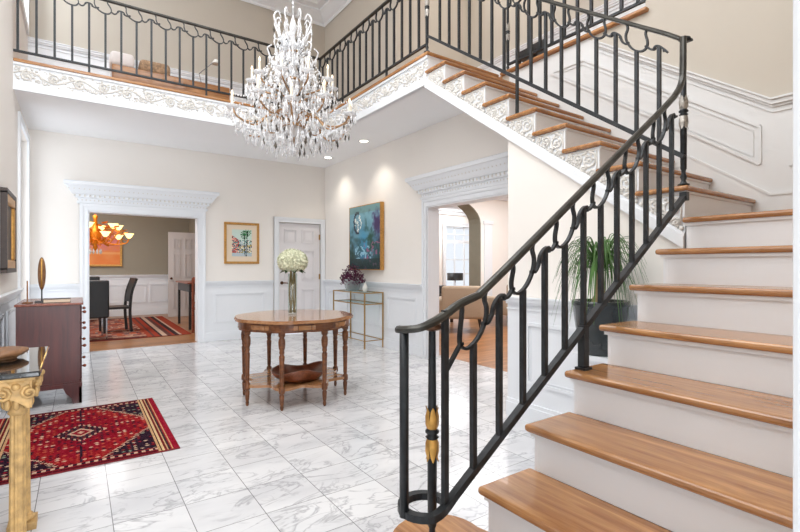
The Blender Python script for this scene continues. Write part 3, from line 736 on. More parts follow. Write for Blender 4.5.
# corner post + upper flight
ur = thing('stair_railing', 'black iron railing of the upper stair flight, climbing from landing corner to gallery', 'railing', (XS + .02, Y9, 9 * R_))
nn_ = newel(ur, 2.974, 1.312, 9 * R_ + .0006, 2.60, 2.17, M['silver'])
m = MB(); m.lathe([(.012, 0), (.03, .005), (.034, .014), (.02, .022), (.0, .03)], (2.968, 1.305, 2.595), 14); m.box(2.943, 3.0, 1.27, 1.32, 2.590, 2.602); build('cap', m, M['iron'], nn_, True)
XR = XS + .018
def zbu(y): return 1.733 + .7 * (y - Y9) + .15
mapU = lambda s, h: (XR, s, zbu(s) + h)
rail_run(ur, mapU, (1, 0, 0), 16, 1.446, .1415, .695, 1, .0205, feet={8: 13 * R_ + .0008})
m = MB(); m.sweep([(XR, 1.30, zbu(1.30)), (XR, 3.745, zbu(3.745))], .028, .026, (1, 0, 0)); build('bottom_rail', m, M['iron'], ur)
hp = [(XR + .006, 1.30, 2.595)] + [(XR, y_, zbu(y_) + .702) for y_ in [1.40 + .1 * i for i in range(22)]] + [(XR, 3.6, zbu(3.6) + .704), (XR, 3.70, 4.33), (XR, 3.752, 4.352)]
m = MB(); m.sweep(hp, .036, .026, (1, 0, 0), True); build('handrail', m, M['iron_top'], ur)
# galleries
HG = .80; ZB = ZG + .085
er = thing('gallery_railing', 'black iron railing along the east gallery, running from the stair top to the back corner', 'railing', (XS + .02, 5, ZG))
GX = XS + .03
newel(er, GX, 3.79, ZG, ZB + HG, 3.93, M['silver'])
rail_run(er, lambda s, h: (GX, s, ZB + h), (1, 0, 0), 16, 3.93, .1572, HG, 1, .022, feet={4: ZG, 11: ZG})
m = MB(); m.sweep([(GX, 3.79, ZB), (GX, YNG - .012, ZB)], .026, .022, (1, 0, 0)); build('bottom_rail', m, M['iron'], er)
m = MB(); m.sweep([(GX, 3.775, ZB + HG), (GX, YNG - .012, ZB + HG)], .042, .03, (1, 0, 0), True); build('handrail', m, M['iron_top'], er)
nr = thing('gallery_railing', 'black iron railing along the north gallery above the dining room opening', 'railing', (1, YNG + .03, ZG))
GY = YNG + .03
rail_run(nr, lambda s, h: (s, GY, ZB + h), (0, 1, 0), 21, -.5335, .1585, HG, 1, .022, feet={4: ZG, 12: ZG, 18: ZG}, skew=.055)
m = MB(); m.sweep([(XW, GY, ZB), (GX, GY, ZB)], .026, .022, (0, 1, 0)); build('bottom_rail', m, M['iron'], nr)
m = MB(); m.sweep([(XW, GY, ZB + HG), (GX, GY, ZB + HG)], .042, .03, (0, 1, 0), True); build('handrail', m, M['iron_top'], nr)
newel(nr, GX, GY, ZG, ZB + HG, 3.93, M['silver'])
hr = thing('gallery_railing', 'black iron guard railing of the upper hall, above the stair wall with slanted panels', 'railing', (XE, 3, ZG))
HX = XE + .01
newel(hr, HX, 3.65, ZG + .004, ZB + HG, 3.92, M['silver'])
rail_run(hr, lambda s, h: (HX, s, ZB + h), (1, 0, 0), 10, 2.15, .15, HG, 1, .026)
m = MB(); m.sweep([(HX, 2.075, ZB), (HX, 3.65, ZB)], .026, .024, (1, 0, 0)); build('bottom_rail', m, M['iron'], hr)
m = MB(); m.sweep([(HX, 2.075, ZB + HG), (HX, 3.67, ZB + HG)], .042, .03, (1, 0, 0), True); build('handrail', m, M['iron_top'], hr)

# ------------------------------------------------------------------ centre table
TX, TY = cam(4.5, -1.022); TZ = .781
tb = thing('centre_table', 'round walnut table with scalloped top and turned legs in the middle of the hall', 'table', (TX, TY, 0))
ang = [k * pi / 4 - YAW for k in range(8)]
def scal(r, n=96, amp=.022):
    return [((TX + (r + amp * (abs(cos(4 * (2 * pi * i / n))) - .6)) * cos(2 * pi * i / n - YAW), TY + (r + amp * (abs(cos(4 * (2 * pi * i / n))) - .6)) * sin(2 * pi * i / n - YAW))) for i in range(n)]
m = MB(); m.prism(scal(.548), 'z', TZ - .014, TZ); m.prism(scal(.558), 'z', TZ - .026, TZ - .012); build('table_top', m, M['walnut_top'], tb)
m = MB(); m.prism(scal(.52), 'z', TZ - .1, TZ - .026); m.prism(scal(.526), 'z', TZ - .105, TZ - .093)
ap = build('apron', m, M['walnut'], tb)
for k in range(8):
    a = ang[k] + pi / 8
    for s_ in (-.14, 0, .14):
        m = MB(); ca, sa = cos(a + s_ * 1.6), sin(a + s_ * 1.6); r0 = .517
        m.add([(TX + r0 * ca - q * .055 * sa + e_ * ca, TY + r0 * sa + q * .055 * ca + e_ * sa, z_) for e_ in (0, .004) for z_ in (TZ - .085, TZ - .045) for q in (-1, 1)],
              [(0, 1, 3, 2), (4, 5, 7, 6), (0, 1, 5, 4), (2, 3, 7, 6), (0, 2, 6, 4), (1, 3, 7, 5)])
        build('inlay_panel', m, M['walnut_top'], ap)
lp = [(.008, 0), (.013, .01), (.016, .03), (.012, .045), (.017, .06), (.02, .1), (.022, .13), (.013, .14), (.026, .15), (.028, .165), (.026, .2), (.015, .21), (.019, .23), (.022, .42), (.026, .47), (.016, .485), (.024, .5), (.02, .52), (.028, .545), (.031, .59), (.027, .62), (.018, .63), (.03, .645), (.03, .69)]
for a in ang:
    m = MB(); m.lathe(lp, (TX + .49 * cos(a), TY + .49 * sin(a), 0), 12); build('leg', m, M['walnut'], tb, True)
sh = []
for i in range(96):
    q = 2 * pi * i / 96; r = .385 + .105 * abs(cos(4 * q)) ** 1.8
    sh.append((TX + r * cos(q - YAW), TY + r * sin(q - YAW)))
m = MB(); m.prism(sh, 'z', .165, .188); build('shelf', m, M['walnut_top'], tb)
# burl bowl
bx_, by_ = cam(4.36, -.935); m = MB(); vs = []; n = 28
prof = [(.08, 0), (.17, .012), (.215, .05), (.232, .08), (.24, .105), (.222, .108), (.2, .09), (.13, .05), (.02, .04)]
for r, z in prof:
    for k in range(n):
        a = 2 * pi * k / n; wob = 1 + .09 * sin(2 * a + .8) + .05 * sin(5 * a); zz = z * (1 + .22 * sin(3 * a + 1) * (z > .05))
        vs.append((bx_ + r * wob * cos(a) * 1.05, by_ + r * wob * sin(a), .189 + zz))
fs = [(i * n + k, i * n + (k + 1) % n, (i + 1) * n + (k + 1) % n, (i + 1) * n + k) for i in range(len(prof) - 1) for k in range(n)] + [tuple(range(n - 1, -1, -1)), tuple((len(prof) - 1) * n + k for k in range(n))]
m.add(vs, fs); solo('wooden_bowl', m, M['burl'], 'wavy dark burl wood bowl on the lower shelf of the round table', 'bowl', smooth=True)
# hydrangea vase
vx, vy = TX - .02, TY + .005
vz = thing('flower_vase', 'tall clear glass vase with stems holding a pale green hydrangea on the round table', 'vase', (vx, vy, TZ))
m = MB(); m.lathe([(.04, 0), (.045, .004), (.043, .02), (.045, .4), (.0425, .4), (.04, .02), (.0, .018)], (vx, vy, TZ), 20); build('glass_cylinder', m, M['vase_glass'], vz, True)
m = MB()
for k in range(4):
    a = 2 * pi * k / 4; m.tube(crom([(vx + .026 * cos(a), vy + .026 * sin(a), TZ + .02), (vx + .028 * cos(a + 1.2), vy + .028 * sin(a + 1.2), TZ + .2), (vx + .02 * cos(a + 2), vy + .02 * sin(a + 2), TZ + .46)], 5), .008, 6)
build('stem', m, M['stem'], vz, True)
m = MB(); fc = (vx, vy, TZ + .515)
m.ball(fc, .108, 14, 10, (1.1, 1.1, .82))
for i in range(300):
    ph = i * 2.39996; zz = 1 - 2 * (i + .5) / 330
    if zz < -.75: continue
    rr = sqrt(1 - zz * zz); d = Vector((rr * cos(ph), rr * sin(ph), zz)); c_ = Vector(fc) + Vector((d.x * .128, d.y * .128, d.z * .105)) * random.uniform(.93, 1.06)
    t1 = d.cross(Vector((.3, .2, 1))).normalized(); t2 = d.cross(t1); s_ = random.uniform(.017, .025)
    for q in range(4):
        a = pi / 2 * q + i; e1 = t1 * cos(a) + t2 * sin(a); e2 = t1 * cos(a + .8) + t2 * sin(a + .8); e3 = t1 * cos(a - .8) + t2 * sin(a - .8)
        m.quad(c_, c_ + e2 * s_ * .75 + d * .006, c_ + e1 * s_ * 1.2 + d * .018, c_ + e3 * s_ * .75 + d * .006)
build('flower_head', m, M['hyd'], vz, False, fix=False)
m = MB()
for k in range(9):
    a = 2 * pi * k / 9 + .3; ca, sa = cos(a), sin(a)
    p = [Vector((vx + .02 * ca, vy + .02 * sa, TZ + .45)), Vector((vx + .08 * ca, vy + .08 * sa, TZ + .445)), Vector((vx + .13 * ca, vy + .13 * sa, TZ + .40))]
    sd = Vector((-sa, ca, 0))
    m.quad(p[0], p[1] + sd * .04, p[2], p[1] - sd * .04)
build('leaf', m, M['leaf'], vz, fix=False)

# ------------------------------------------------------------------ red rug
def rugcol(u, v):
    x = (u - .5) * 1.11; y = (v - .5) * 1.44; ax, ay = abs(x), abs(y)
    j = hsh(fl(u * 150), fl(v * 190)) * 44 - 22
    def c(r, g, b): return (r + j, g + j * .8, b + j * .8)
    red, navy, cream, org, drk = (128, 14, 32), (40, 22, 36), (190, 158, 134), (150, 50, 40), (80, 14, 26)
    if ax > .515: return c(140, 20, 40)
    if ax > .43:
        q = int((ax - .43) / .012); return c(*[(190, 150, 110), (70, 34, 34), (206, 176, 132), (110, 30, 34), (196, 160, 118), (60, 40, 44), (158, 30, 36)][q % 7])
    if ay > .69: return c(*drk)
    if ay > .63:
        q = fl(x / .022); return c(*(cream if (q % 2) else navy)) if .645 < ay < .675 else c(120, 22, 30)
    a, b = ax / .43, ay / .63
    k = a * .62 + b * .62
    cx, cy = fl(x / .036), fl(y / .036); fx, fy = x / .036 - cx - .5, y / .036 - cy - .5; r = hsh(cx, cy)
    mot = abs(fx) + abs(fy)
    if a + b * .95 > 1.28 - .03 * ((fl(x / .03) + fl(y / .03)) % 2):
        if mot < .36 and r > .35: return c(*[cream, red, org, (128, 140, 120)][int(r * 39) % 4])
        return c(*navy)
    if a + b * .95 > 1.20: return c(*cream) if (fl(x / .018) + fl(y / .018)) % 2 else c(*drk)
    dm = ax / .17 + ay / .21
    if dm < 1:
        if dm > .86: return c(*cream) if (fl(x / .016)) % 2 else c(*navy)
        if dm > .5: return c(*(org if mot < .25 else navy))
        if dm > .36: return c(*cream)
        if dm > .15: return c(*red)
        return c(*cream)
    if mot < .42 and r > .3: return c(*[navy, org, cream, (176, 80, 60), navy][int(r * 57) % 5])
    if ax < .006 and r > .2: return c(*navy)
    return c(*(red if a + b < .95 else (140, 24, 32)))
RX0, RX1, RY0, RY1 = -.54, .57, 3.475, 4.93
rg = thing('persian_rug', 'small red patterned wool rug with dark medallion on the marble floor', 'rug', ((RX0 + RX1) / 2, (RY0 + RY1) / 2, 0))
grid_image('pile', 1, 1, 150, 190, rugcol, M['rug'], lambda u, v: (RX0 + (RX1 - RX0) * u, RY0 + (RY1 - RY0) * v + .03 * (.5 - u) * (v - .0), .0105), rg)
m = MB(); m.rbox(RX0 - .004, RX1 + .004, RY0 - .004, RY1 + .004, .0008, .0098, .003, 2); build('binding', m, M['fringe'], rg)

# ------------------------------------------------------------------ gilded console near the camera
gc = thing('console_table', 'gilded carved console table with fluted column legs and black stone top', 'table', (-.34, 2.9, 0))
m = MB(); m.rbox(XW + .055, -.135, 2.53, 3.285, .775, .80, .006, 2); build('table_top', m, M['granite'], gc)
gx0, gx1, gy0, gy1 = XW + .075, -.155, 2.56, 3.25
m = MB(); m.rbox(gx0, gx1, gy0, gy1, .757, .775, .006, 2)
def arch_apron(a0, a1, n=12):
    return [(a0, .757), (a1, .757)] + [(a1 - (a1 - a0) * i / n, .635 + .075 * sin(pi * i / n)) for i in range(n + 1)]
m.prism(arch_apron(gx0 + .02, gx1 - .02), 'y', gy0 + .012, gy0 + .032); m.prism(arch_apron(gx0 + .02, gx1 - .02), 'y', gy1 - .032, gy1 - .012)
m.prism(arch_apron(gy0 + .02, gy1 - .02), 'x', gx1 - .032, gx1 - .012); m.prism(arch_apron(gy0 + .02, gy1 - .02), 'x', gx0 + .012, gx0 + .032)
build('apron', m, M['giltwood'], gc)
for (cx, cy) in ((gx1 - .065, gy0 + .075), (gx1 - .065, gy0 + .30), (gx0 + .055, gy0 + .075), (gx0 + .055, gy1 - .075)):
    m = MB(); vs = []; n = 32
    for z, r in ((.06, .036), (.075, .031), (.62, .027)):
        for k in range(n):
            a = 2 * pi * k / n; q = r * (1 - .13 * (k % 4 in (1, 2))); vs.append((cx + q * cos(a), cy + q * sin(a), z))
    m.add(vs, [(i * n + k, i * n + (k + 1) % n, (i + 1) * n + (k + 1) % n, (i + 1) * n + k) for i in range(2) for k in range(n)])
    m.box(cx - .055, cx + .055, cy - .055, cy + .055, 0, .035); m.lathe([(.045, .035), (.048, .045), (.04, .06), (.037, .06)], (cx, cy, 0), 16)
    lg = build('leg', m, M['giltwood'], gc)
    m = MB(); m.lathe([(.028, .60), (.036, .61), (.03, .625), (.033, .64), (.05, .69), (.066, .735), (.07, .757)], (cx, cy, 0), 16)
    for sy_ in (-1, 1):
        for sx_ in (-1, 1):
            m.tube([(cx + sx_ * .045 + p[0], cy + sy_ * .068, .705 + p[1]) for p in spiral((0, 0), .03, pi / 2, 1.6 * sx_)], .008, 6, .006)
            m.tube([(cx + sx_ * .068, cy + sy_ * .045 + p[0], .705 + p[1]) for p in spiral((0, 0), .03, pi / 2, 1.6 * sy_)], .008, 6, .006)
    for k in range(8):
        a = 2 * pi * k / 8; m.ball((cx + .045 * cos(a), cy + .045 * sin(a), .655), .014, 6, 5, (1, 1, 2))
    m.ball((cx, cy - .07, .735), .016, 8, 6); m.ball((cx + .07, cy, .735), .016, 8, 6)
    build('capital', m, M['giltwood'], lg, True)
dx, dy = -.30, 2.96
m = MB(); vs = []; n = 26; prof = [(.05, .012), (.075, .016), (.092, .03), (.09, .042), (.06, .05), (.02, .047)]
for r, z in prof:
    for k in range(n):
        a = 2 * pi * k / n; wob = 1 + .06 * sin(3 * a) + .03 * sin(7 * a); vs.append((dx + r * wob * cos(a), dy + r * wob * 1.35 * sin(a), .80 + z))
m.add(vs, [(i * n + k, i * n + (k + 1) % n, (i + 1) * n + (k + 1) % n, (i + 1) * n + k) for i in range(len(prof) - 1) for k in range(n)] + [tuple(range(n - 1, -1, -1)), tuple((len(prof) - 1) * n + k for k in range(n))])
m.lathe([(.05, 0), (.055, .006), (.05, .013)], (dx, dy, .80), 16)
solo('wooden_dish', m, M['dish'], 'flat rounded brown wooden dish on the black stone console top', 'dish', smooth=True)

# ------------------------------------------------------------------ mahogany chest
cx0, cx1, cy0, cy1, cz = -.445, .012, 5.17, 6.0, .919
ch = thing('chest_of_drawers', 'dark mahogany chest of drawers against the west wall, seen from its side', 'chest', (-.24, 5.58, 0))
m = MB(); m.box(cx0, cx1, cy0, cy1, .17, cz - .022); build('carcass', m, M['mahogany'], ch)
m = MB(); m.rbox(cx0 - .01, cx1 + .025, cy0 - .022, cy1 + .022, cz - .022, cz, .007, 3); build('top', m, M['mahog_top'], ch)
m = MB(); m.box(cx0 - .004, cx1 + .016, cy0 - .016, cy1 + .016, .15, .185); m.box(cx0 - .002, cx1 + .008, cy0 - .008, cy1 + .008, .185, .2); build('base_moulding', m, M['mahogany'], ch)
for (fx, sx_) in ((cx0, 1), (cx1 + .014, -1)):
    for (fy, sy_) in ((cy0 - .014, 1), (cy1 + .014, -1)):
        m = MB(); pr = [(0, 0), (.07, 0), (.075, .05), (.12, .1), (.14, .15), (0, .15)]
        m.prism([(fx + sx_ * a, z) for a, z in pr], 'y', *sorted((fy, fy + sy_ * .022))); m.prism([(fy + sy_ * a, z) for a, z in pr], 'x', *sorted((fx, fx + sx_ * .022)))
        build('foot', m, M['mahogany'], ch)
for z0, z1 in ((.215, .40), (.415, .58), (.595, .735), (.75, .885)):
    dr = build('drawer', MB().rbox(cx1, cx1 + .014, cy0 + .03, cy1 - .03, z0, z1, .005, 2), M['mahogany'], ch)
    for yy in (cy0 + .17, cy1 - .17):
        m = MB(); m.tube([(cx1 + .012, yy, (z0 + z1) / 2), (cx1 + .03, yy, (z0 + z1) / 2)], .006, 8); m.ball((cx1 + .036, yy, (z0 + z1) / 2), .015, 8, 6); build('knob', m, M['mahog_top'], dr, True)
# things on the chest
sx0, sy0 = -.275, 5.34
fg = thing('carved_figure', 'slim carved wooden shield shaped sculpture on a thin stand on the chest', 'sculpture', (sx0, sy0, cz))
m = MB(); m.box(sx0 - .05, sx0 + .05, sy0 - .03, sy0 + .03, cz, cz + .016); m.tube([(sx0, sy0, cz + .016), (sx0, sy0, cz + .13)], .006, 6); build('stand', m, M['blackwood'], fg, False)
m = MB(); m.ball((sx0, sy0, cz + .265), .15, 12, 12, (.2, .14, 1)); build('carving', m, M['dish'], fg, True)
m = MB(); m.tube([(sx0 + .0, sy0 - .02, cz + .14), (sx0 + .0, sy0 - .026, cz + .27), (sx0, sy0 - .02, cz + .4)], .007, 6); build('carved_ridge', m, M['gold'], fg, True)
m = MB(); m.lathe([(.04, 0), (.04, .008), (.008, .014), (.006, .02), (.006, .2), (.0, .205)], (-.375, 5.30, cz), 12); solo('candlestick', m, M['dish'], 'thin wooden stick on a round base at the left end of the chest', 'ornament', smooth=True)
bk = thing('book', 'flat grey book lying on the chest top beside the carved sculpture', 'book', (-.16, 5.36, cz))
m = MB(); m.box(-.26, -.06, 5.26, 5.42, cz, cz + .004); m.box(-.26, -.06, 5.26, 5.42, cz + .03, cz + .034); m.box(-.264, -.26, 5.26, 5.42, cz, cz + .034); build('cover', m, M['dframe'], bk)
build('pages', MB().box(-.258, -.064, 5.264, 5.416, cz + .004, cz + .03), M['mat'], bk)

# ------------------------------------------------------------------ pictures
def frame_x(mb, x0, x1, z0, z1, y, w, t):     # hangs on a wall facing -y
    for a, b, q0, q1 in ((x0, x1, z0, z0 + w), (x0, x1, z1 - w, z1), (x0, x0 + w, z0 + w, z1 - w), (x1 - w, x1, z0 + w, z1 - w)): mb.rbox(a, b, y - t, y, q0, q1, .006, 2)
px0, px1, pz0, pz1 = 2.02, 2.615, 1.29, 2.0; yw = YN - .001
pc = thing('framed_picture', 'gold framed colourful street scene with palm trees on the back wall', 'picture', (2.32, yw, pz0))
m = MB(); frame_x(m, px0, px1, pz0, pz1, yw, .04, .03); build('frame', m, M['gframe'], pc)
build('picture_mat', MB().box(px0 + .035, px1 - .035, yw - .012, yw - .004, pz0 + .035, pz1 - .035), M['mat'], pc)
def street(u, v):
    n = hsh(fl(u * 26), fl(v * 34)); n2 = hsh(fl(u * 13 + 3), fl(v * 17 + 1))
    sky = (206, 224, 214); c = sky if v > .55 else (190, 206, 208)
    for (tx, th, lean) in ((.78, .93, .05), (.62, .8, -.04)):
        if abs(u - (tx - lean * (1 - v))) < .02 and v < th: return (34, 42, 40)
        d = hypot((u - tx) * 1.0, (v - th) * 1.2)
        if d < .2 and (int((atan2(v - th, u - tx) + 4) * 4.2) % 2 or d < .05): return (40, 92 + 40 * n, 62)
    if u < .34 and v < .78 - u * .5: c = [(206, 70, 56), (226, 140, 130), (40, 40, 52), (240, 226, 200), (60, 130, 140)][int(n * 5)]
    elif v < .42: c = [(44, 50, 62), (226, 222, 210), (70, 130, 150), (214, 190, 90), (240, 236, 226), (56, 92, 120)][int(n * 6)]
    elif v < .6 and n2 > .45: c = [(60, 150, 140), (40, 44, 50), (226, 226, 214)][int(n * 3)]
    if v < .12: c = (170 + 30 * n, 200, 206)
    return c
grid_image('painting', 1, 1, 40, 56, street, M['paint'], lambda u, v: (px0 + .13 + (px1 - px0 - .26) * u, yw - .0135, pz0 + .13 + (pz1 - pz0 - .25) * v), pc)
# blue canvas on the east wall
by0, by1, bz0, bz1 = 6.03, 7.03, 1.19, 2.245
pb = thing('canvas_picture', 'large blue and green abstract canvas with gold edges on the right wall', 'painting', (XB, 6.5, bz0))
m = MB(); m.box(XB - .075, XB - .008, by0, by1, bz0, bz1); build('gilded_edge', m, M['gframe'], pb)
def vn(x, y, k=0):
    i_, j_ = fl(x), fl(y); a, b = x - i_, y - j_; a = a * a * (3 - 2 * a); b = b * b * (3 - 2 * b)
    h_ = lambda p, q: hsh(p + k * 7.3, q + k * 3.1)
    return (h_(i_, j_) * (1 - a) + h_(i_ + 1, j_) * a) * (1 - b) + (h_(i_, j_ + 1) * (1 - a) + h_(i_ + 1, j_ + 1) * a) * b
def fbm(x, y, k=0): return .55 * vn(x, y, k) + .3 * vn(2.1 * x, 2.1 * y, k + 1) + .15 * vn(4.4 * x, 4.4 * y, k + 2)
def mixc(a, b, t): t = max(0, min(1, t)); return tuple(p + (q - p) * t for p, q in zip(a, b))
def blue(u, v):   # u: 0 at the north (left in view) .. 1
    f1, f2, f3 = fbm(u * 5, v * 6, 1), fbm(u * 9, v * 11, 4), fbm(u * 20, v * 24, 8)
    c = mixc((52, 96, 124), (128, 176, 190), v * 1.1 + (f1 - .5) * .7)
    c = mixc(c, (70, 150, 190), 1.4 - hypot((u - .48) / .22, (v - .40 + (f1 - .5) * .1) / .3) * 1.3)
    c = mixc(c, (28, 58, 52), (1.15 - v * 2.0) * (abs(u - .5) * 2.2) + (f2 - .5) * 1.6)
    c = mixc(c, (66, 48, 92), 1.5 - hypot((u - .92) / .2, (v - .68) / .2) * 1.2 + (f2 - .5) * 2.4)
    c = mixc(c, (34, 76, 62), 1.4 - hypot((u - .72) / .16, (v - .52) / .16) * 1.2 + (f2 - .5) * 2.4)
    d = hypot((u - .30) / .12, (v - .74) / .14) + (f2 - .5) * .25
    if 1.0 < d < 1.35 and u < .34: c = (34, 44, 62)
    if d < 1.0 and f3 > .56: c = (226, 232, 226)
    if d < 1.0 and f3 < .34: c = (120, 160, 176)
    if v < .36 and .2 < u < .8 and f3 > .6: c = mixc(c, (170, 214, 232), .8)
    if v < .42 and u > .5 and f3 < .36: c = (150, 96, 128)
    if v < .16: c = mixc(c, (20, 44, 44), .75 + (f3 - .5))
    if v > .9: c = mixc(c, (112, 140, 130), .5)
    return c
grid_image('painted_face', 1, 1, 60, 66, blue, M['paint'], lambda u, v: (XB - .077, by1 - .02 - (by1 - by0 - .03) * u, bz0 + .012 + (bz1 - bz0 - .024) * v), pb)
# dark framed picture on the west wall
wy0, wy1, wz0, wz1 = 5.40, 6.10, 1.22, 1.92
pw = thing('framed_picture', 'dark picture in a black and gold frame on the left wall beside the window', 'picture', (XW, 6.1, wz0))
m = MB()
for a, b, q0, q1 in ((wy0, wy1, wz0, wz0 + .09), (wy0, wy1, wz1 - .09, wz1), (wy0, wy0 + .09, wz0 + .09, wz1 - .09), (wy1 - .09, wy1, wz0 + .09, wz1 - .09)): m.rbox(XW + .001, XW + .045, a, b, q0, q1, .012, 2)
build('frame', m, M['gframe'], pw)
m = MB()
for a, b, q0, q1 in ((wy0 - .03, wy1 + .03, wz0 - .03, wz0 + .012), (wy0 - .03, wy1 + .03, wz1 - .012, wz1 + .03), (wy0 - .03, wy0 + .012, wz0, wz1), (wy1 - .012, wy1 + .03, wz0, wz1)): m.box(XW + .001, XW + .05, a, b, q0, q1)
build('outer_frame', m, M['dframe'], pw)
build('picture_face', MB().box(XW + .002, XW + .02, wy0 + .085, wy1 - .085, wz0 + .085, wz1 - .085), M['dframe'], pw)

# ------------------------------------------------------------------ brass console, plant, small vase
qx0, qx1, qy0, qy1, qz = 3.535, 3.86, 6.03, 7.06, .85
bc = thing('console_table', 'slim brass framed console table with glass tops below the blue canvas', 'table', (3.7, 6.55, 0))
for (x_, y_) in ((qx0, qy0), (qx1, qy0), (qx0, qy1), (qx1, qy1)): build('leg', MB().box(x_ - .009, x_ + .009, y_ - .009, y_ + .009, 0, qz), M['brass'], bc)
def rect_frame(mb, z, t=.016):
    mb.box(qx0, qx1, qy0 - t / 2, qy0 + t / 2, z - t, z); mb.box(qx0, qx1, qy1 - t / 2, qy1 + t / 2, z - t, z); mb.box(qx0 - t / 2, qx0 + t / 2, qy0, qy1, z - t, z); mb.box(qx1 - t / 2, qx1 + t / 2, qy0, qy1, z - t, z)
m = MB(); rect_frame(m, qz); fr = build('top_frame', m, M['brass'], bc); build('glass_top', MB().box(qx0 + .009, qx1 - .009, qy0 + .009, qy1 - .009, qz - .008, qz - .001), M['glass'], fr)
m = MB(); rect_frame(m, .68); fr = build('shelf_frame', m, M['brass'], bc); build('glass_shelf', MB().box(qx0 + .009, qx1 - .009, qy0 + .009, qy1 - .009, .672, .679), M['glass'], fr)
m = MB(); rect_frame(m, .125, .012); build('stretcher', m, M['brass'], bc)
pxx, pyy = 3.675, 6.66
pl = thing('potted_plant', 'dark purple leafy plant in a grey glass bowl on the brass console', 'plant', (pxx, pyy, qz))
m = MB(); m.lathe([(.07, 0), (.1, .01), (.125, .06), (.135, .13), (.13, .19), (.122, .19), (.125, .12), (.0, .10)], (pxx, pyy, qz), 22); build('glass_bowl', m, M['bowl_glass'], pl, True)
m = MB(); m.lathe([(.075, .0), (.1, .05), (.1, .06), (.0, .06)], (pxx, pyy, qz + .012), 16); build('dark_stones', m, M['blackwood'], pl, True)
m = MB()
for i in range(900):
    th = random.uniform(0, 2 * pi); rr = .34 * sqrt(random.random()); zz = qz + .18 + random.uniform(.0, .25) * (1 - (rr / .4) ** 2) - max(0, rr - .16) * .6 * random.random()
    px_ = pxx + rr * cos(th) * .38; py_ = pyy + rr * sin(th)
    if zz < qz + .2 and rr < .15: continue
    p = Vector((px_, py_, zz)); a = Vector((random.uniform(-.7, .5), random.uniform(-1, 1), random.uniform(-.6, .9))).normalized(); b = a.cross(Vector((.2, .5, 1))).normalized(); s_ = random.uniform(.02, .034)
    if p.x + s_ * 1.3 > 3.80: continue
    m.quad(p, p + a * s_ * .6 + b * s_ * .45, p + a * s_ * 1.3, p + a * s_ * .6 - b * s_ * .45)
for i in range(26):
    th = 2 * pi * i / 26; rr = random.uniform(.1, .22); m.tube(crom([(pxx, pyy, qz + .1), (pxx + rr * .4 * cos(th), pyy + rr * .5 * sin(th), qz + .26), (min(3.79, pxx + rr * .8 * cos(th)), pyy + rr * sin(th), qz + random.uniform(.12, .3))], 4), .003, 4)
build('foliage', m, M['purple'], pl, fix=False)
m = MB(); m.lathe([(.025, 0), (.04, .03), (.042, .07), (.02, .11), (.018, .13), (.024, .14), (.016, .14), (.01, .1)], (3.70, 6.30, qz), 16)
solo('bud_vase', m, M['cream'], 'small white bud vase on the brass console beside the purple plant', 'vase', smooth=True)

# ------------------------------------------------------------------ palm by the stairs
ppx, ppy = 2.715, 1.69
pd = thing('plant_pedestal', 'white square pedestal standing against the wall under the stairs', 'pedestal', (ppx, ppy, 0))
m = MB(); m.box(ppx - .1, ppx + .1, ppy - .1, ppy + .1, .05, .67); build('shaft', m, M['white'], pd)
m = MB(); m.box(ppx - .13, ppx + .13, ppy - .13, ppy + .13, 0, .05); build('base', m, M['white'], pd)
m = MB(); m.box(ppx - .125, ppx + .125, ppy - .125, ppy + .125, .67, .70); build('top', m, M['white'], pd)
pp = thing('potted_palm', 'drooping ponytail palm in a dark glazed pot behind the stair railing', 'plant', (ppx, ppy, .70))
m = MB(); m.lathe([(.115, 0), (.125, .005), (.15, .18), (.165, .30), (.172, .305), (.172, .335), (.155, .335), (.148, .30), (.0, .29)], (ppx, ppy, .70), 24); build('pot', m, M['pot'], pp, True)
m = MB(); m.lathe([(.15, .29), (.145, .305), (.0, .31)], (ppx, ppy, .70), 18); build('soil', m, M['soil'], pp)
m = MB(); m.lathe([(.06, .29), (.05, .34), (.03, .38), (.024, .5), (.02, .56), (.0, .57)], (ppx, ppy, .70), 12); build('trunk', m, M['stem'], pp, True)
m = MB()
for i in range(190):
    a = random.uniform(0, 2 * pi); L_ = random.uniform(.16, .34); up_ = random.uniform(.04, .24); z0 = .70 + random.uniform(.5, .58); wd = random.uniform(.0045, .009)
    ca, sa = cos(a), sin(a); pts = []
    dr_ = random.uniform(.15, .5)
    for q in range(9):
        t = q / 8; rr = L_ * (t ** .8) * (1 - .12 * t); rx = rr
        if ca > 0: rx = min(rr, .2 / max(ca, .01) * .98)
        pts.append(Vector((ppx + rx * ca, ppy + rx * sa, z0 + up_ * sin(min(1, t * 1.7) * pi / 2) - dr_ * max(0, t - .3) ** 1.6 * 1.6)))
    if any(p.y < 1.32 and p.z < 1.75 and p.x > 1.3 for p in pts): pts = [Vector((p.x, max(p.y, 1.345), p.z)) for p in pts]
    vs = []; sd = Vector((-sa, ca, 0))
    for q, p in enumerate(pts):
        ww_ = wd * (1 - .85 * q / 8); vs += [p - sd * ww_, p + Vector((0, 0, -.003)), p + sd * ww_]
    m.add(vs, [(3 * q + e_, 3 * q + e_ + 1, 3 * q + e_ + 4, 3 * q + e_ + 3) for q in range(8) for e_ in (0, 1)])
build('fronds', m, M['palm'], pp, fix=False)

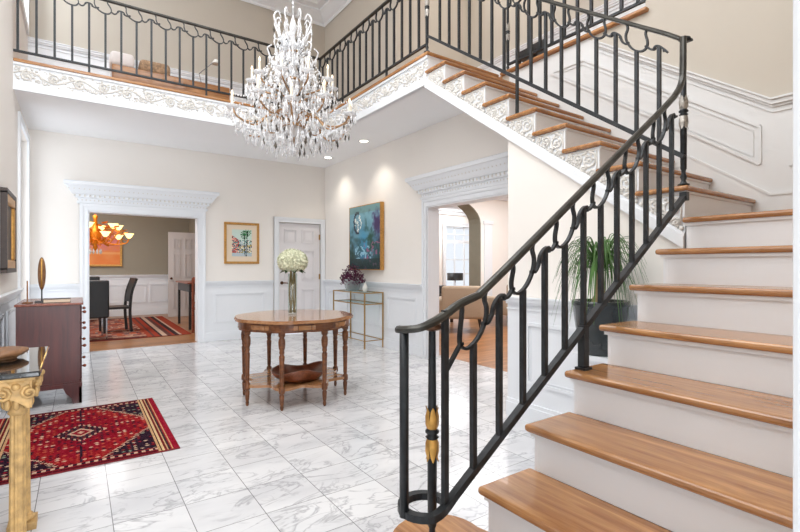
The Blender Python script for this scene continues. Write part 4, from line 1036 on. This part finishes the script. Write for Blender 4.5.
# ------------------------------------------------------------------ crystal chandelier
CX, CYY = cam(4.5, -1.038)
cd = thing('chandelier', 'huge tiered crystal chandelier hanging in the middle of the tall hall', 'chandelier', (CX, CYY, 3.0))
m = MB(); m.tube([(CX, CYY, 3.7), (CX, CYY, ZT - .03)], .007, 6)
for i in range(58): m.ball((CX, CYY, 3.76 + i * .04), .014, 6, 4, (1, .6, 1.3) if i % 2 else (.6, 1, 1.3))
build('chain', m, M['crystal'], cd, True)
m = MB(); m.lathe([(.0, -.05), (.06, -.04), (.09, -.01), (.09, .0)], (CX, CYY, ZT - .001), 16); build('ceiling_rose', m, M['white'], cd, True)
m = MB(); m.lathe([(.0, 2.5), (.03, 2.52), (.075, 2.56), (.1, 2.6), (.05, 2.65), (.03, 2.7), (.05, 2.76), (.08, 2.8), (.05, 2.85), (.025, 2.9), (.04, 3.0), (.06, 3.05), (.03, 3.1), (.02, 3.2), (.05, 3.3), (.03, 3.36), (.02, 3.5), (.04, 3.56), (.015, 3.65), (.0, 3.7)], (CX, CYY, 0), 14); build('stem', m, M['crystal'], cd, True)
m = MB()
for z, r in ((2.6, .12), (2.8, .09), (3.05, .07), (3.32, .06)): m.lathe([(r * .4, -.02), (r, 0), (r * .9, .02), (r * .3, .03)], (CX, CYY, z), 16)
build('hub', m, M['arm'], cd, True)
drops = []
def P3(r, a, z): return (CX + r * cos(a), CYY + r * sin(a), z)
def chandelier_arm(a, r, zroot, zend, dip):
    pts = crom([P3(.06, a, zroot), P3(r * .35, a, zroot + .07), P3(r * .62, a, zend - dip), P3(r * .9, a, zend - dip * .7), P3(r, a, zend)], 6)
    m = MB(); m.tube(pts, .0085, 7); ar = build('arm', m, M['arm'], cd, True)
    m = MB(); m.lathe([(.01, -.012), (.045, 0), (.06, .014), (.055, .016), (.012, .006)], P3(r, a, zend), 12); build('bobeche', m, M['crystal'], ar, True)
    m = MB(); m.lathe([(.012, 0), (.012, .095), (.0, .096)], P3(r, a, zend + .008), 8); build('candle', m, M['candle'], ar)
    m = MB(); m.lathe([(.0, 0), (.009, .01), (.011, .022), (.006, .04), (.0, .052)], P3(r, a, zend + .104), 8); build('bulb', m, M['bulb'], ar, True)
    for k in range(7):
        q = 2 * pi * k / 7; drops.append((CX + r * cos(a) + .055 * cos(q), CYY + r * sin(a) + .055 * sin(q), zend - .045, .010, .07))
    for k in range(1, 4):
        t = pts[int(len(pts) * k / 4.2)]
        drops.append((t.x, t.y, t.z - .055, .013, .085)); drops.append((t.x + .012, t.y - .01, t.z + .03, .009, .05))
for k in range(12): chandelier_arm(2 * pi * k / 12 + .12, .56 if k % 2 else .6, 2.64, 2.74 if k % 2 else 2.66, .11)
for k in range(10): chandelier_arm(2 * pi * k / 10 + .3, .38, 2.82, 3.0, .09)
# crystal plumes of the crown
m = MB()
for k in range(8):
    a = 2 * pi * k / 8
    m.tube(crom([P3(.03, a, 3.3), P3(.1, a, 3.4), P3(.15, a, 3.52), P3(.19, a, 3.62), P3(.15, a, 3.68), P3(.12, a, 3.63)], 4), .012, 6, .006)
    m.tube(crom([P3(.03, a + .4, 3.05), P3(.14, a + .4, 3.12), P3(.2, a + .4, 3.24), P3(.24, a + .4, 3.34), P3(.2, a + .4, 3.38)], 4), .011, 6, .006)
build('plume', m, M['crystal'], cd, True)
for k in range(8):
    a = 2 * pi * k / 8; drops.append(P3(.14, a, 3.56) + (.013, .08)); drops.append(P3(.19, a, 3.50) + (.012, .08)); drops.append(P3(.22, a + .4, 3.26) + (.012, .08)); drops.append(P3(.11, a + .2, 3.44) + (.012, .09))
# bead swags
m = MB()
def swag(p, q, sag, n, r):
    for i in range(n + 1):
        t = i / n; m.ball((p[0] + (q[0] - p[0]) * t, p[1] + (q[1] - p[1]) * t, p[2] + (q[2] - p[2]) * t - sag * 4 * t * (1 - t)), r, 5, 3)
for k in range(12):
    a = 2 * pi * k / 12 + .12; b = 2 * pi * (k + 1) / 12 + .12
    swag(P3(.58, a, 2.72), P3(.58, b, 2.72), .12, 9, .010); swag(P3(.16, a, 3.2), P3(.57, a, 2.78), .12, 16, .009); swag(P3(.08, a, 3.55), P3(.3, a, 3.08), .06, 14, .009)
for k in range(10):
    a = 2 * pi * k / 10 + .3; b = 2 * pi * (k + 1) / 10 + .3
    swag(P3(.38, a, 3.0), P3(.38, b, 3.0), .09, 7, .010); swag(P3(.1, a, 3.36), P3(.38, a, 3.03), .08, 11, .009); swag(P3(.37, a, 2.9), P3(.12, a, 2.56), .06, 11, .009)
o = build('bead_strand', m, M['bead'], cd, True); o['kind'] = 'stuff'
# tiers of prisms
for (r, z0, n, L_) in ((.50, 2.60, 44, .10), (.44, 2.53, 40, .11), (.37, 2.47, 34, .11), (.29, 2.42, 28, .11), (.2, 2.39, 18, .1), (.1, 2.36, 10, .1), (.34, 2.78, 30, .1), (.28, 2.72, 26, .1), (.24, 3.04, 22, .1), (.19, 2.98, 18, .09), (.2, 3.2, 18, .09), (.12, 3.34, 12, .08), (.42, 2.86, 34, .09), (.16, 2.88, 14, .1), (.24, 2.60, 20, .1)):
    for k in range(n):
        a = 2 * pi * k / n + random.uniform(-.04, .04); rr = r + random.uniform(-.02, .02)
        drops.append(P3(rr, a, z0 + random.uniform(-.025, .025)) + (random.uniform(.010, .017), L_ * random.uniform(.7, 1.1)))
for i in range(430):
    a = random.uniform(0, 2 * pi); z_ = random.uniform(2.44, 3.45); lim = .15 + max(0, (3.3 - z_)) * .52 if z_ > 2.6 else .30
    rr = lim * sqrt(random.uniform(.1, 1)); drops.append(P3(min(rr, .56), a, z_) + (random.uniform(.011, .018), random.uniform(.04, .085)))
drops.append((CX, CYY, 2.38, .05, .13))
fwd = (SY, CY)
drops.sort(key=lambda d: d[0] * fwd[0] + d[1] * fwd[1] - d[3] * 3)
for i in range(96):
    d = drops[i]; m = MB(); m.drop(d[:3], d[3], d[4]); build('crystal_pendant', m, M['crystal'], cd, fix=False)
m = MB(); m2 = MB()
for i, d in enumerate(drops[96:]):
    (m2 if i % 9 == 4 else m).drop(d[:3], d[3], d[4])
o = build('crystal_cluster', m, M['crystal'], cd, fix=False); o['kind'] = 'stuff'
o = build('smoky_cluster', m2, M['smoke'], cd, fix=False); o['kind'] = 'stuff'

# ------------------------------------------------------------------ recessed lights under the north gallery
def downlight(x, y, z, lab, watts):
    t = thing('ceiling_downlight', lab, 'light', (x, y, z))
    m = MB(); m.lathe([(.062, .0), (.085, .0), (.085, -.008), (.062, -.004)], (x, y, z), 24, caps=False); build('trim_ring', m, M['white'], t, True)
    m = MB(); m.lathe([(.0, -.001), (.062, -.001), (.062, -.003), (.0, -.003)], (x, y, z), 24, caps=False); build('lamp_disc', m, M['down'], t)
    L = bpy.data.lights.new('downlight', 'SPOT'); L.energy = watts; L.spot_size = radians(110); L.spot_blend = .8; L.shadow_soft_size = .05; L.color = (1, .93, .82)
    o = bpy.data.objects.new('downlight_lamp', L); COL.objects.link(o); o.location = (x, y, z - .02)

def unp(px, py, z):
    d = 463.6 * (EYE - z) / (py - 266.0); l = (px - 400) / 463.6 * d; return cam(d, l)
for (px, py, lab) in ((328, 157.5, 'small round recessed ceiling light left of two, under the back gallery'), (364, 141, 'small round recessed ceiling light nearer the right wall, under the side gallery')):
    x, y = unp(px, py, ZC); downlight(x, y, ZC, lab, 26)

# ------------------------------------------------------------------ dining room beyond the north opening
DYB = 13.5
w = MB(); w.box(-3.4, 2.6, DYB, DYB + .15, 0, 3.2); struct('wall_dining_north', w, M['taupe'])
struct('wall_dining_east', MB().box(2.44, 2.6, YN + .18, DYB, 0, 3.2), M['taupe'])
struct('wall_dining_west', MB().box(-3.55, -3.4, YN + .18, DYB + .15, 0, 3.2), M['taupe'])
struct('ceiling_dining', MB().box(-3.4, 2.6, YN + .18, DYB + .15, 3.1, 3.2), M['ceil'])
w = MB(); w.box(-3.4, 2.44, DYB - .01, DYB, 0, ZR - .03); rail_prof(w, 'x', DYB - .01, -1, -3.4, 2.44, ZR + .03); base_prof(w, 'x', DYB - .01, -1, -3.4, 2.44, 0, .17)
wall_panels(w, 'x', DYB - .01, -1, [(-.35 + i * .62, .2 + i * .62, .32, .8) for i in range(4)], .014, .03)
struct('trim_20', w, M['white'])
d2 = panel_door('door_2', 1.80, 2.43, 12.5, 2.08, -1, M['door_shaded'])
m = MB(); m.ball((1.86, 12.45, .95), .03, 8, 6); m.tube([(1.86, 12.5, .95), (1.86, 12.45, .95)], .012, 6); build('knob', m, M['bronze'], d2, True)
def drug(u, v):
    n = hsh(fl(u * 70), fl(v * 110)); n2 = hsh(fl(u * 24), fl(v * 40))
    if u > .82: return [(64, 48, 48), (190, 160, 140), (96, 60, 56), (150, 60, 44)][fl(u * 60) % 4] if .84 < u < .96 else (150, 66, 48)
    if v < .05 or v > .95: return (110, 56, 48) if n > .4 else (60, 40, 42)
    if v < .1: return (176, 140, 120) if n > .4 else (120, 60, 50)
    c = (168, 84, 60) if n2 > .4 else (146, 96, 84)
    if n > .72: c = (84, 66, 72)
    elif n > .58: c = (200, 166, 140)
    return c
dr = thing('dining_rug', 'faded orange and brown patterned rug on the dining room floor', 'rug', (0, 11, .002))
grid_image('pile', 1, 1, 100, 130, drug, M['rug'], lambda u, v: (-2.2 + 3.9 * u, 9.17 + 3.65 * v, .0125), dr)
build('binding', MB().box(-2.205, 1.705, 9.165, 12.825, .003, .0118), M['fringe'], dr)
# orange painting
op = thing('canvas_picture', 'orange and pink abstract painting behind the dining room chandelier', 'painting', (.3, DYB, 1.2))
ox0, ox1, oz0, oz1 = -.55, .90, 1.24, 2.2
m = MB(); frame_x(m, ox0, ox1, oz0, oz1, DYB - .001, .05, .05); build('frame', m, M['gframe'], op)
def oran(u, v):
    f1, f2 = fbm(u * 6, v * 5, 2), fbm(u * 14, v * 12, 5)
    c = mixc((230, 120, 50), (238, 150, 84), f1 * 1.4)
    c = mixc(c, (222, 128, 128), 1.5 - hypot((u - .7) / .45, (v - .68) / .3) * 1.3 + (f2 - .5) * 1.2)
    c = mixc(c, (168, 112, 156), 1.1 - hypot((u - .55) / .3, (v - .8) / .22) * 1.3 + (f2 - .5) * 1.6)
    if .3 < v < .36: c = mixc(c, (246, 186, 120), .6)
    return c
grid_image('painted_face', 1, 1, 46, 34, oran, M['paint'], lambda u, v: (ox0 + .045 + (ox1 - ox0 - .09) * u, DYB - .03, oz0 + .045 + (oz1 - oz0 - .09) * v), op)
# dining chandelier with flower shades
fx, fy, fz = .28, 11.2, 1.88
fc_ = thing('chandelier', 'gilded leaf chandelier with glowing flower shades in the dining room', 'chandelier', (fx, fy, fz))
m = MB(); m.tube([(fx, fy, fz + .3), (fx, fy, 3.1)], .012, 6); build('rod', m, M['amber'], fc_)
m = MB(); m.lathe([(.0, -.32), (.05, -.28), (.03, -.2), (.09, -.1), (.12, .0), (.06, .12), (.03, .3), (.05, .38), (.0, .42)], (fx, fy, fz), 12); build('body', m, M['amber'], fc_, True)
m = MB()
for i in range(110):
    a = random.uniform(0, 2 * pi); rr = random.uniform(.04, .5); p = Vector((fx + rr * cos(a), fy + rr * sin(a), fz + random.uniform(-.22, .3) * (1 - rr)))
    u_ = Vector((cos(a + random.uniform(-.6, .6)), sin(a), random.uniform(-.7, .7))).normalized(); v_ = u_.cross(Vector((0, .3, 1))).normalized(); s_ = random.uniform(.09, .15)
    m.quad(p, p + u_ * s_ * .6 + v_ * s_ * .35, p + u_ * s_ * 1.3, p + u_ * s_ * .6 - v_ * s_ * .35)
build('gilt_leaves', m, M['amber'], fc_, fix=False)
for k in range(12):
    a = 2 * pi * k / 12 + .25; rr = .6 if k % 2 else .42; zz = fz + (-.06 if k % 2 else .12)
    m = MB(); m.tube(crom([(fx, fy, fz - .05), (fx + rr * .5 * cos(a), fy + rr * .5 * sin(a), fz - .18), (fx + rr * .9 * cos(a), fy + rr * .9 * sin(a), zz - .1), (fx + rr * cos(a), fy + rr * sin(a), zz)], 5), .012, 6); ar = build('arm', m, M['amber'], fc_, True)
    m = MB(); m.lathe([(.02, 0), (.05, .03), (.075, .08), (.095, .1), (.088, .1), (.06, .06), (.0, .02)], (fx + rr * cos(a), fy + rr * sin(a), zz), 10); build('flower_shade', m, M['shade'], ar, True)
m = MB()
for k in range(10): a = 2 * pi * k / 10; m.drop((fx + .1 * cos(a), fy + .1 * sin(a), fz - .33), .02, .12)
build('crystal_drops', m, M['crystal'], fc_, fix=False)
# dining chairs and table
t = thing('dining_table', 'black dining table mostly hidden behind the left jamb of the dining opening', 'table', (-.75, 10.7, 0))
build('table_top', MB().rbox(-1.35, -.02, 9.9, 11.9, .72, .76, .01, 2), M['blackwood'], t)
for x_ in (-1.25, -.13):
    for y_ in (10.0, 11.8): build('leg', MB().box(x_ - .04, x_ + .04, y_ - .04, y_ + .04, .014, .72), M['blackwood'], t)
def parson(x, y, rz, lab):
    r = thing('dining_chair', lab, 'chair', (0, 0, 0), 'black chairs at the dining table')
    build('seat', MB().rbox(-.23, .23, -.23, .24, .40, .48, .03, 3), M['black'], r)
    build('backrest', MB().rbox(-.23, .23, -.30, -.22, .36, 1.0, .03, 3), M['black'], r)
    for sx_ in (-.2, .2):
        for sy_ in (-.22, .2): build('leg', MB().box(sx_ - .011, sx_ + .011, sy_ - .011, sy_ + .011, 0, .41), M['chrome'], r, label='chrome leg')
    r.location = (x, y, .0135); r.rotation_euler = (0, 0, rz); return r
parson(.17, 9.55, .12, 'black upholstered dining chair with chrome legs, its tall back to the hall')
parson(.17, 12.35, pi, 'black upholstered dining chair farther back, beyond the dining table')
r = thing('dining_chair', 'black wooden dining chair with curved back turned sideways on the dining rug', 'chair', (0, 0, 0), 'black chairs at the dining table')
build('seat', MB().rbox(-.24, .24, -.24, .22, .43, .475, .012, 2), M['blackwood'], r)
for sx_ in (-.21, .21):
    build('leg', MB().box(sx_ - .022, sx_ + .022, .17, .214, 0, .44), M['blackwood'], r)
    m = MB(); m.sweep(crom([(sx_, -.24, 0), (sx_, -.22, .3), (sx_, -.22, .48), (sx_, -.25, .75), (sx_, -.33, 1.0)], 4), .04, .045, (1, 0, 0)); build('leg', m, M['blackwood'], r)
m = MB()
for q in range(6):
    t0_ = q / 6; t1_ = (q + 1) / 6; y0_ = -.225 - .1 * t0_ ** 1.6; y1_ = -.225 - .1 * t1_ ** 1.6; z0_ = .56 + .44 * t0_; z1_ = .56 + .44 * t1_
    m.add([(-.2, y0_ - .012, z0_), (.2, y0_ - .012, z0_), (.2, y1_ - .012, z1_), (-.2, y1_ - .012, z1_), (-.2, y0_ + .012, z0_), (.2, y0_ + .012, z0_), (.2, y1_ + .012, z1_), (-.2, y1_ + .012, z1_)], [(0, 1, 2, 3), (4, 7, 6, 5), (0, 4, 5, 1), (2, 6, 7, 3), (1, 5, 6, 2), (0, 3, 7, 4)])
build('backrest', m, M['black'], r)
for z in (.2, .34):
    m = MB(); m.box(-.21, .21, .18, .2, z, z + .03); build('stretcher', m, M['blackwood'], r)
r.location = (.56, 10.3, .018); r.rotation_euler = (0, 0, pi / 2 + .12)
# side table and chair at the right of the dining room
t = thing('side_table', 'narrow dark legged side table with reddish wood top in the dining room', 'table', (2.05, 10.4, 0))
build('table_top', MB().rbox(1.74, 2.36, 9.75, 11.1, .90, .93, .008, 2), M['red_wood'], t)
build('drawer_box', MB().box(1.78, 2.33, 9.8, 11.05, .74, .90), M['blackwood'], t)
for x_ in (1.8, 2.3):
    for y_ in (9.83, 11.02): build('leg', MB().box(x_ - .022, x_ + .022, y_ - .022, y_ + .022, .0137 if x_ < 1.75 else .0025, .75), M['blackwood'], t)
c_ = thing('wooden_chair', 'reddish wooden chair with carved openwork back beside the dining side table', 'chair', (0, 0, 0))
build('seat', MB().rbox(-.22, .22, -.2, .22, .43, .47, .012, 2), M['red_wood'], c_)
for sx_ in (-.2, .2):
    for sy_ in (-.19, .19): build('leg', MB().box(sx_ - .018, sx_ + .018, sy_ - .018, sy_ + .018, 0, .44 if sy_ > 0 else 1.02), M['red_wood'], c_)
m = MB(); m.box(-.2, .2, -.2, -.175, .93, 1.04); m.box(-.2, .2, -.2, -.175, .54, .58); m.box(-.05, .05, -.197, -.18, .58, .93)
for s_ in (-1, 1): m.tube([(s_ * .11 + p[0], -.19, .75 + p[1]) for p in spiral((0, 0), .08, pi / 2, 1.5 * s_)], .014, 6)
build('backrest', m, M['red_wood'], c_)
c_.location = (2.04, 9.33, .0045); c_.rotation_euler = (0, 0, -pi / 2 + .75)
m = MB()
for s_ in (-1, 1):
    for zc_, q in ((.12, 1), (-.1, -1)): m.tube([(2.41, 12.2 + s_ * .06 + p[0], 1.82 + zc_ + p[1]) for p in spiral((0, 0), .075, pi / 2 * q, 1.6 * s_ * q)], .012, 6)
m.box(2.4, 2.44, 12.18, 12.22, 1.65, 2.0); m.tube([(2.42, 12.2, 1.95), (2.36, 12.2, 1.95), (2.36, 12.2, 2.05)], .012, 6)
solo('wall_sconce', m, M['sconce'], 'black scrolled iron wall sconce beside the open dining room door', 'sconce')

# ------------------------------------------------------------------ living room beyond the east opening
AY = YN
AX0, AX1 = 5.4, 8.0
def arch_pts(n=16):
    cx_ = (AX0 + AX1) / 2; a = (AX1 - AX0) / 2
    return [(cx_ - a * cos(pi * i / n), 2.28 + .62 * sin(pi * i / n)) for i in range(n + 1)]
ap_ = arch_pts()
w = MB()
w.box(XB + .16, AX0, AY, AY + .35, 0, 3.15); w.box(AX1, 12.0, AY, AY + .35, 0, 3.15)
for i in range(len(ap_) - 1): w.prism([ap_[i], ap_[i + 1], (ap_[i + 1][0], 3.15), (ap_[i][0], 3.15)], 'y', AY, AY + .35)
struct('wall_living_arch', w, M['wall'])
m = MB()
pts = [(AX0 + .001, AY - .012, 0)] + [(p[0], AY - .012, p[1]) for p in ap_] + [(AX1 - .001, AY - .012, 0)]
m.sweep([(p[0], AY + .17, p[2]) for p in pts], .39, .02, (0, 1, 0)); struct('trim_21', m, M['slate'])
m = MB(); m.box(8.14, 8.40, AY - .03, AY, 0, 2.35); m.box(8.11, 8.43, AY - .045, AY, 2.28, 2.36); m.box(XB + .2, 12, AY - .1, AY, 2.98, 3.1); m.box(XB + .2, AX0, AY - .02, AY, 0, .16); m.box(AX1, 12, AY - .02, AY, 0, .16)
m.box(XB + .2, 12, AY - .06, AY, 2.9, 2.98)
struct('trim_22', m, M['white'])
struct('ceiling_living', MB().box(XB + .16, 12.2, 1.2, 11.3, 3.1, 3.2), M['ceil'])
struct('wall_living_east', MB().box(12.0, 12.2, 1.2, 11.3, 0, 3.2), M['wall'])
struct('wall_living_south', MB().box(XE + .15, 12.2, 1.2, 1.35, 0, 3.1), M['wall'])
GX0, GX1 = 9.35, 10.6
w = MB(); w.box(XB + .2, GX0, 11.0, 11.2, 0, 3.2); w.box(GX1, 12.0, 11.0, 11.2, 0, 3.2); w.box(GX0, GX1, 11.0, 11.2, 2.5, 3.2); w.box(GX0, GX1, 11.0, 11.2, 0, .1)
struct('wall_living_north', w, M['wall'])
struct('wall_sunroom_west', MB().box(XB + .2, XB + .3, AY + .35, 11.0, 0, 3.1), M['wall'])
m = MB(); casing_x(m, GX0, GX1, 2.5, 11.0, -1, .12)
for i in range(4): x_ = GX0 + (GX1 - GX0 - .05) * i / 3; m.box(x_, x_ + .05 if i in (0, 3) else x_ + .035, 11.04, 11.09, .1, 2.5)
for z in (.12, .55, 1.0, 1.45, 2.02, 2.25, 2.45): m.box(GX0, GX1, 11.045, 11.085, z - (.05 if z == 2.02 else .014), z + (.05 if z == 2.02 else .014))
f = struct('window_3', m, M['white']); build('pane', MB().box(GX0, GX1, 11.06, 11.065, .1, 2.5), M['pane'], f)
m = MB(); m.box(XB + .3, 12, 10.88, 11.0, 2.95, 3.1); m.box(XB + .3, 12, 10.94, 11.0, 2.85, 2.95); struct('trim_23', m, M['white'])
# seating
def armchair(x, y, rz, name, lab, cat, W=.8):
    r = thing(name, lab, cat, (0, 0, 0)); h_ = W / 2
    build('seat', MB().rbox(-h_ + .1, h_ - .1, -.3, .38, .28, .46, .04, 3), M['tan'], r)
    m = MB(); m.rbox(-h_ + .02, h_ - .02, -.42, -.26, .26, .88, .06, 4); build('backrest', m, M['tan'], r, True)
    for s_ in (-1, 1): m = MB(); m.rbox(s_ * h_ - .07, s_ * h_ + .07, -.36, .36, .24, .62, .05, 4); build('armrest', m, M['tan'], r, True)
    for sx_ in (-1, 1):
        for sy_ in (-.32, .32): m = MB(); m.tube([(sx_ * (h_ - .08), sy_ * .9, .26), (sx_ * (h_ - .03), sy_ * 1.05, .002)], .02, 8, .012); build('leg', m, M['blackwood'], r)
    r.location = (x, y, .0025); r.rotation_euler = (0, 0, rz); return r
armchair(6.12, 6.72, radians(-40), 'armchair', 'tan upholstered armchair in the living room, its back towards the hall', 'armchair', .82)
armchair(7.85, 7.1, radians(20), 'sofa', 'tan sofa in the living room to the right of the armchair', 'sofa', 1.6)
t = thing('side_table', 'dark wooden side table with shelf behind the living room armchair', 'table', (6.6, 7.75, 0))
build('table_top', MB().rbox(6.1, 6.9, 7.5, 7.9, .62, .66, .01, 2), M['dframe'], t); build('shelf', MB().rbox(6.15, 6.85, 7.53, 7.87, .2, .23, .008, 2), M['dframe'], t)
for x_ in (6.15, 6.85):
    for y_ in (7.55, 7.85): build('leg', MB().box(x_ - .025, x_ + .025, y_ - .025, y_ + .025, .002, .62), M['dframe'], t)
m = MB(); m.rbox(6.2, 6.5, 7.6, 7.82, .66, .84, .02, 2); solo('storage_box', m, M['black'], 'black box on the living room side table', 'box')
lm = thing('table_lamp', 'dark drum shaded floor lamp standing in front of the living room window', 'lamp', (8.5, 9.6, 0))
m = MB(); m.lathe([(.15, .002), (.15, .02), (.015, .03), (.015, .88), (.01, .9)], (8.5, 9.6, 0), 14); build('stand', m, M['chrome'], lm, True)
m = MB(); m.lathe([(.22, .86), (.22, 1.06), (.215, 1.06), (.215, .86)], (8.5, 9.6, 0), 20, caps=False); build('lamp_shade', m, M['black'], lm, True)

# ------------------------------------------------------------------ things on the upper floor
b = thing('bench', 'low orange-brown wooden bench behind the north gallery railing', 'bench', (1.1, 7.3, ZG))
build('seat', MB().rbox(.36, 1.85, 7.1, 7.5, ZG + .1, ZG + .43, .012, 2), M['oak_x'], b)
for x_ in (.42, 1.79): build('leg', MB().box(x_ - .04, x_ + .04, 7.14, 7.46, ZG, ZG + .11), M['oak_x'], b)
m = MB(); m.rbox(.34, .62, 7.12, 7.4, ZG + .43, ZG + .62, .05, 3); solo('pillow', m, M['paper'], 'plain white pillow at the left end of the gallery bench', 'pillow', smooth=True)
m = MB(); m.rbox(.68, 1.06, 7.14, 7.42, ZG + .43, ZG + .60, .05, 3); solo('pillow', m, M['cushion'], 'brown printed pillow on the gallery bench beside the white one', 'pillow', smooth=True)
lm = thing('reading_lamp', 'slim jointed reading lamp with white shade on the gallery bench', 'lamp', (1.5, 7.3, ZG + .43))
m = MB(); m.lathe([(.06, 0), (.06, .012), (.0, .014)], (1.5, 7.3, ZG + .43), 14); build('base', m, M['chrome'], lm)
m = MB(); m.tube([(1.5, 7.3, ZG + .44), (1.46, 7.3, ZG + .62), (1.68, 7.3, ZG + .86)], .007, 6); build('arm', m, M['chrome'], lm)
m = MB(); m.lathe([(.03, .06), (.065, .0), (.06, .0), (.025, .055)], (1.7, 7.3, ZG + .82), 14, caps=False); build('shade', m, M['cream'], lm, True)
bn = thing('hall_bench', 'black slatted bench on the upper hall floor behind the guard railing', 'bench', (4.6, 3.97, ZG))
build('seat', MB().rbox(4.48, 4.80, 3.7, 3.94, ZG + .36, ZG + .44, .012, 2), M['blackwood'], bn)
build('backrest', MB().rbox(4.76, 4.80, 3.7, 3.94, ZG + .44, ZG + .62, .012, 2), M['blackwood'], bn)
for x_ in (4.51, 4.77):
    for y_ in (3.73, 3.91): build('leg', MB().box(x_ - .025, x_ + .025, y_ - .025, y_ + .025, ZG, ZG + .37), M['blackwood'], bn)

# ------------------------------------------------------------------ lights, world, camera
def area(name, loc, rot, sx_, sy_, e_, col=(1, 1, 1)):
    L = bpy.data.lights.new(name, 'AREA'); L.shape = 'RECTANGLE'; L.size = sx_; L.size_y = sy_; L.energy = e_; L.color = col
    o = bpy.data.objects.new(name, L); COL.objects.link(o); o.location = loc; o.rotation_euler = rot; return o
area('overhead_fill', (.8, 2.8, 5.95), (0, 0, 0), 3.0, 4.0, 175, (.94, .97, 1))  # added fill under the hall ceiling, there is no skylight
area('entry_fill', (.4, -7.5, 2.7), (radians(90), 0, 0), 4.5, 4.2, 900, (.92, .96, 1))  # added fill behind the camera, shining in through the open south end
area('west_window_lamp', (XW - .5, 7.45, 1.7), (0, radians(-90), 0), 2.4, 1.1, 20, (.92, .97, 1))
area('upper_window_lamp', (XW - .5, 7.45, 5.1), (0, radians(-90), 0), 1.2, .9, 40, (.92, .97, 1))
area('west_hall_fill', (XW + .08, 2.0, 3.6), (0, radians(-78), 0), 2.2, 2.6, 52, (.94, .97, 1))  # added out of view to brighten the stair risers, no fixture here
area('dining_fill', (-.4, 10.6, 3.05), (0, 0, 0), 2.4, 3.0, 120, (.98, .98, 1))  # added unseen ceiling fill, separate from the dining chandelier
area('living_fill', (7.2, 5.4, 3.05), (0, 0, 0), 4, 4, 200, (.94, .97, 1))  # added fill hidden below the living room ceiling
area('sunroom_fill', (8.0, 10.2, 3.05), (0, 0, 0), 4, 1.0, 90, (.94, .97, 1))  # area light for the sunroom, no fixture modelled
area('hall_fill', (4.75, 4.3, ZT - .05), (0, 0, 0), .8, 1.6, 20, (1, .96, .92))  # area light over the upper hall without a fixture
W = bpy.data.worlds.new('world'); S.world = W; W.use_nodes = True
bg = W.node_tree.nodes['Background']; bg.inputs['Color'].default_value = (.88, .94, 1, 1); bg.inputs['Strength'].default_value = 1.0
cd_ = bpy.data.cameras.new('camera'); co = bpy.data.objects.new('camera', cd_); COL.objects.link(co)
co.location = (0, 0, EYE); co.rotation_euler = (pi / 2, 0, -YAW); cd_.sensor_width = 36; cd_.lens = 36 * 463.6 / 800; cd_.clip_start = .02
S.camera = co
S.cycles.use_denoising = True
S.cycles.max_bounces = 8; S.cycles.transparent_max_bounces = 24; S.cycles.diffuse_bounces = 5
S.cycles.sample_clamp_indirect = 6
S.view_settings.view_transform = 'Standard'; S.view_settings.look = 'None'; S.view_settings.exposure = 0.06
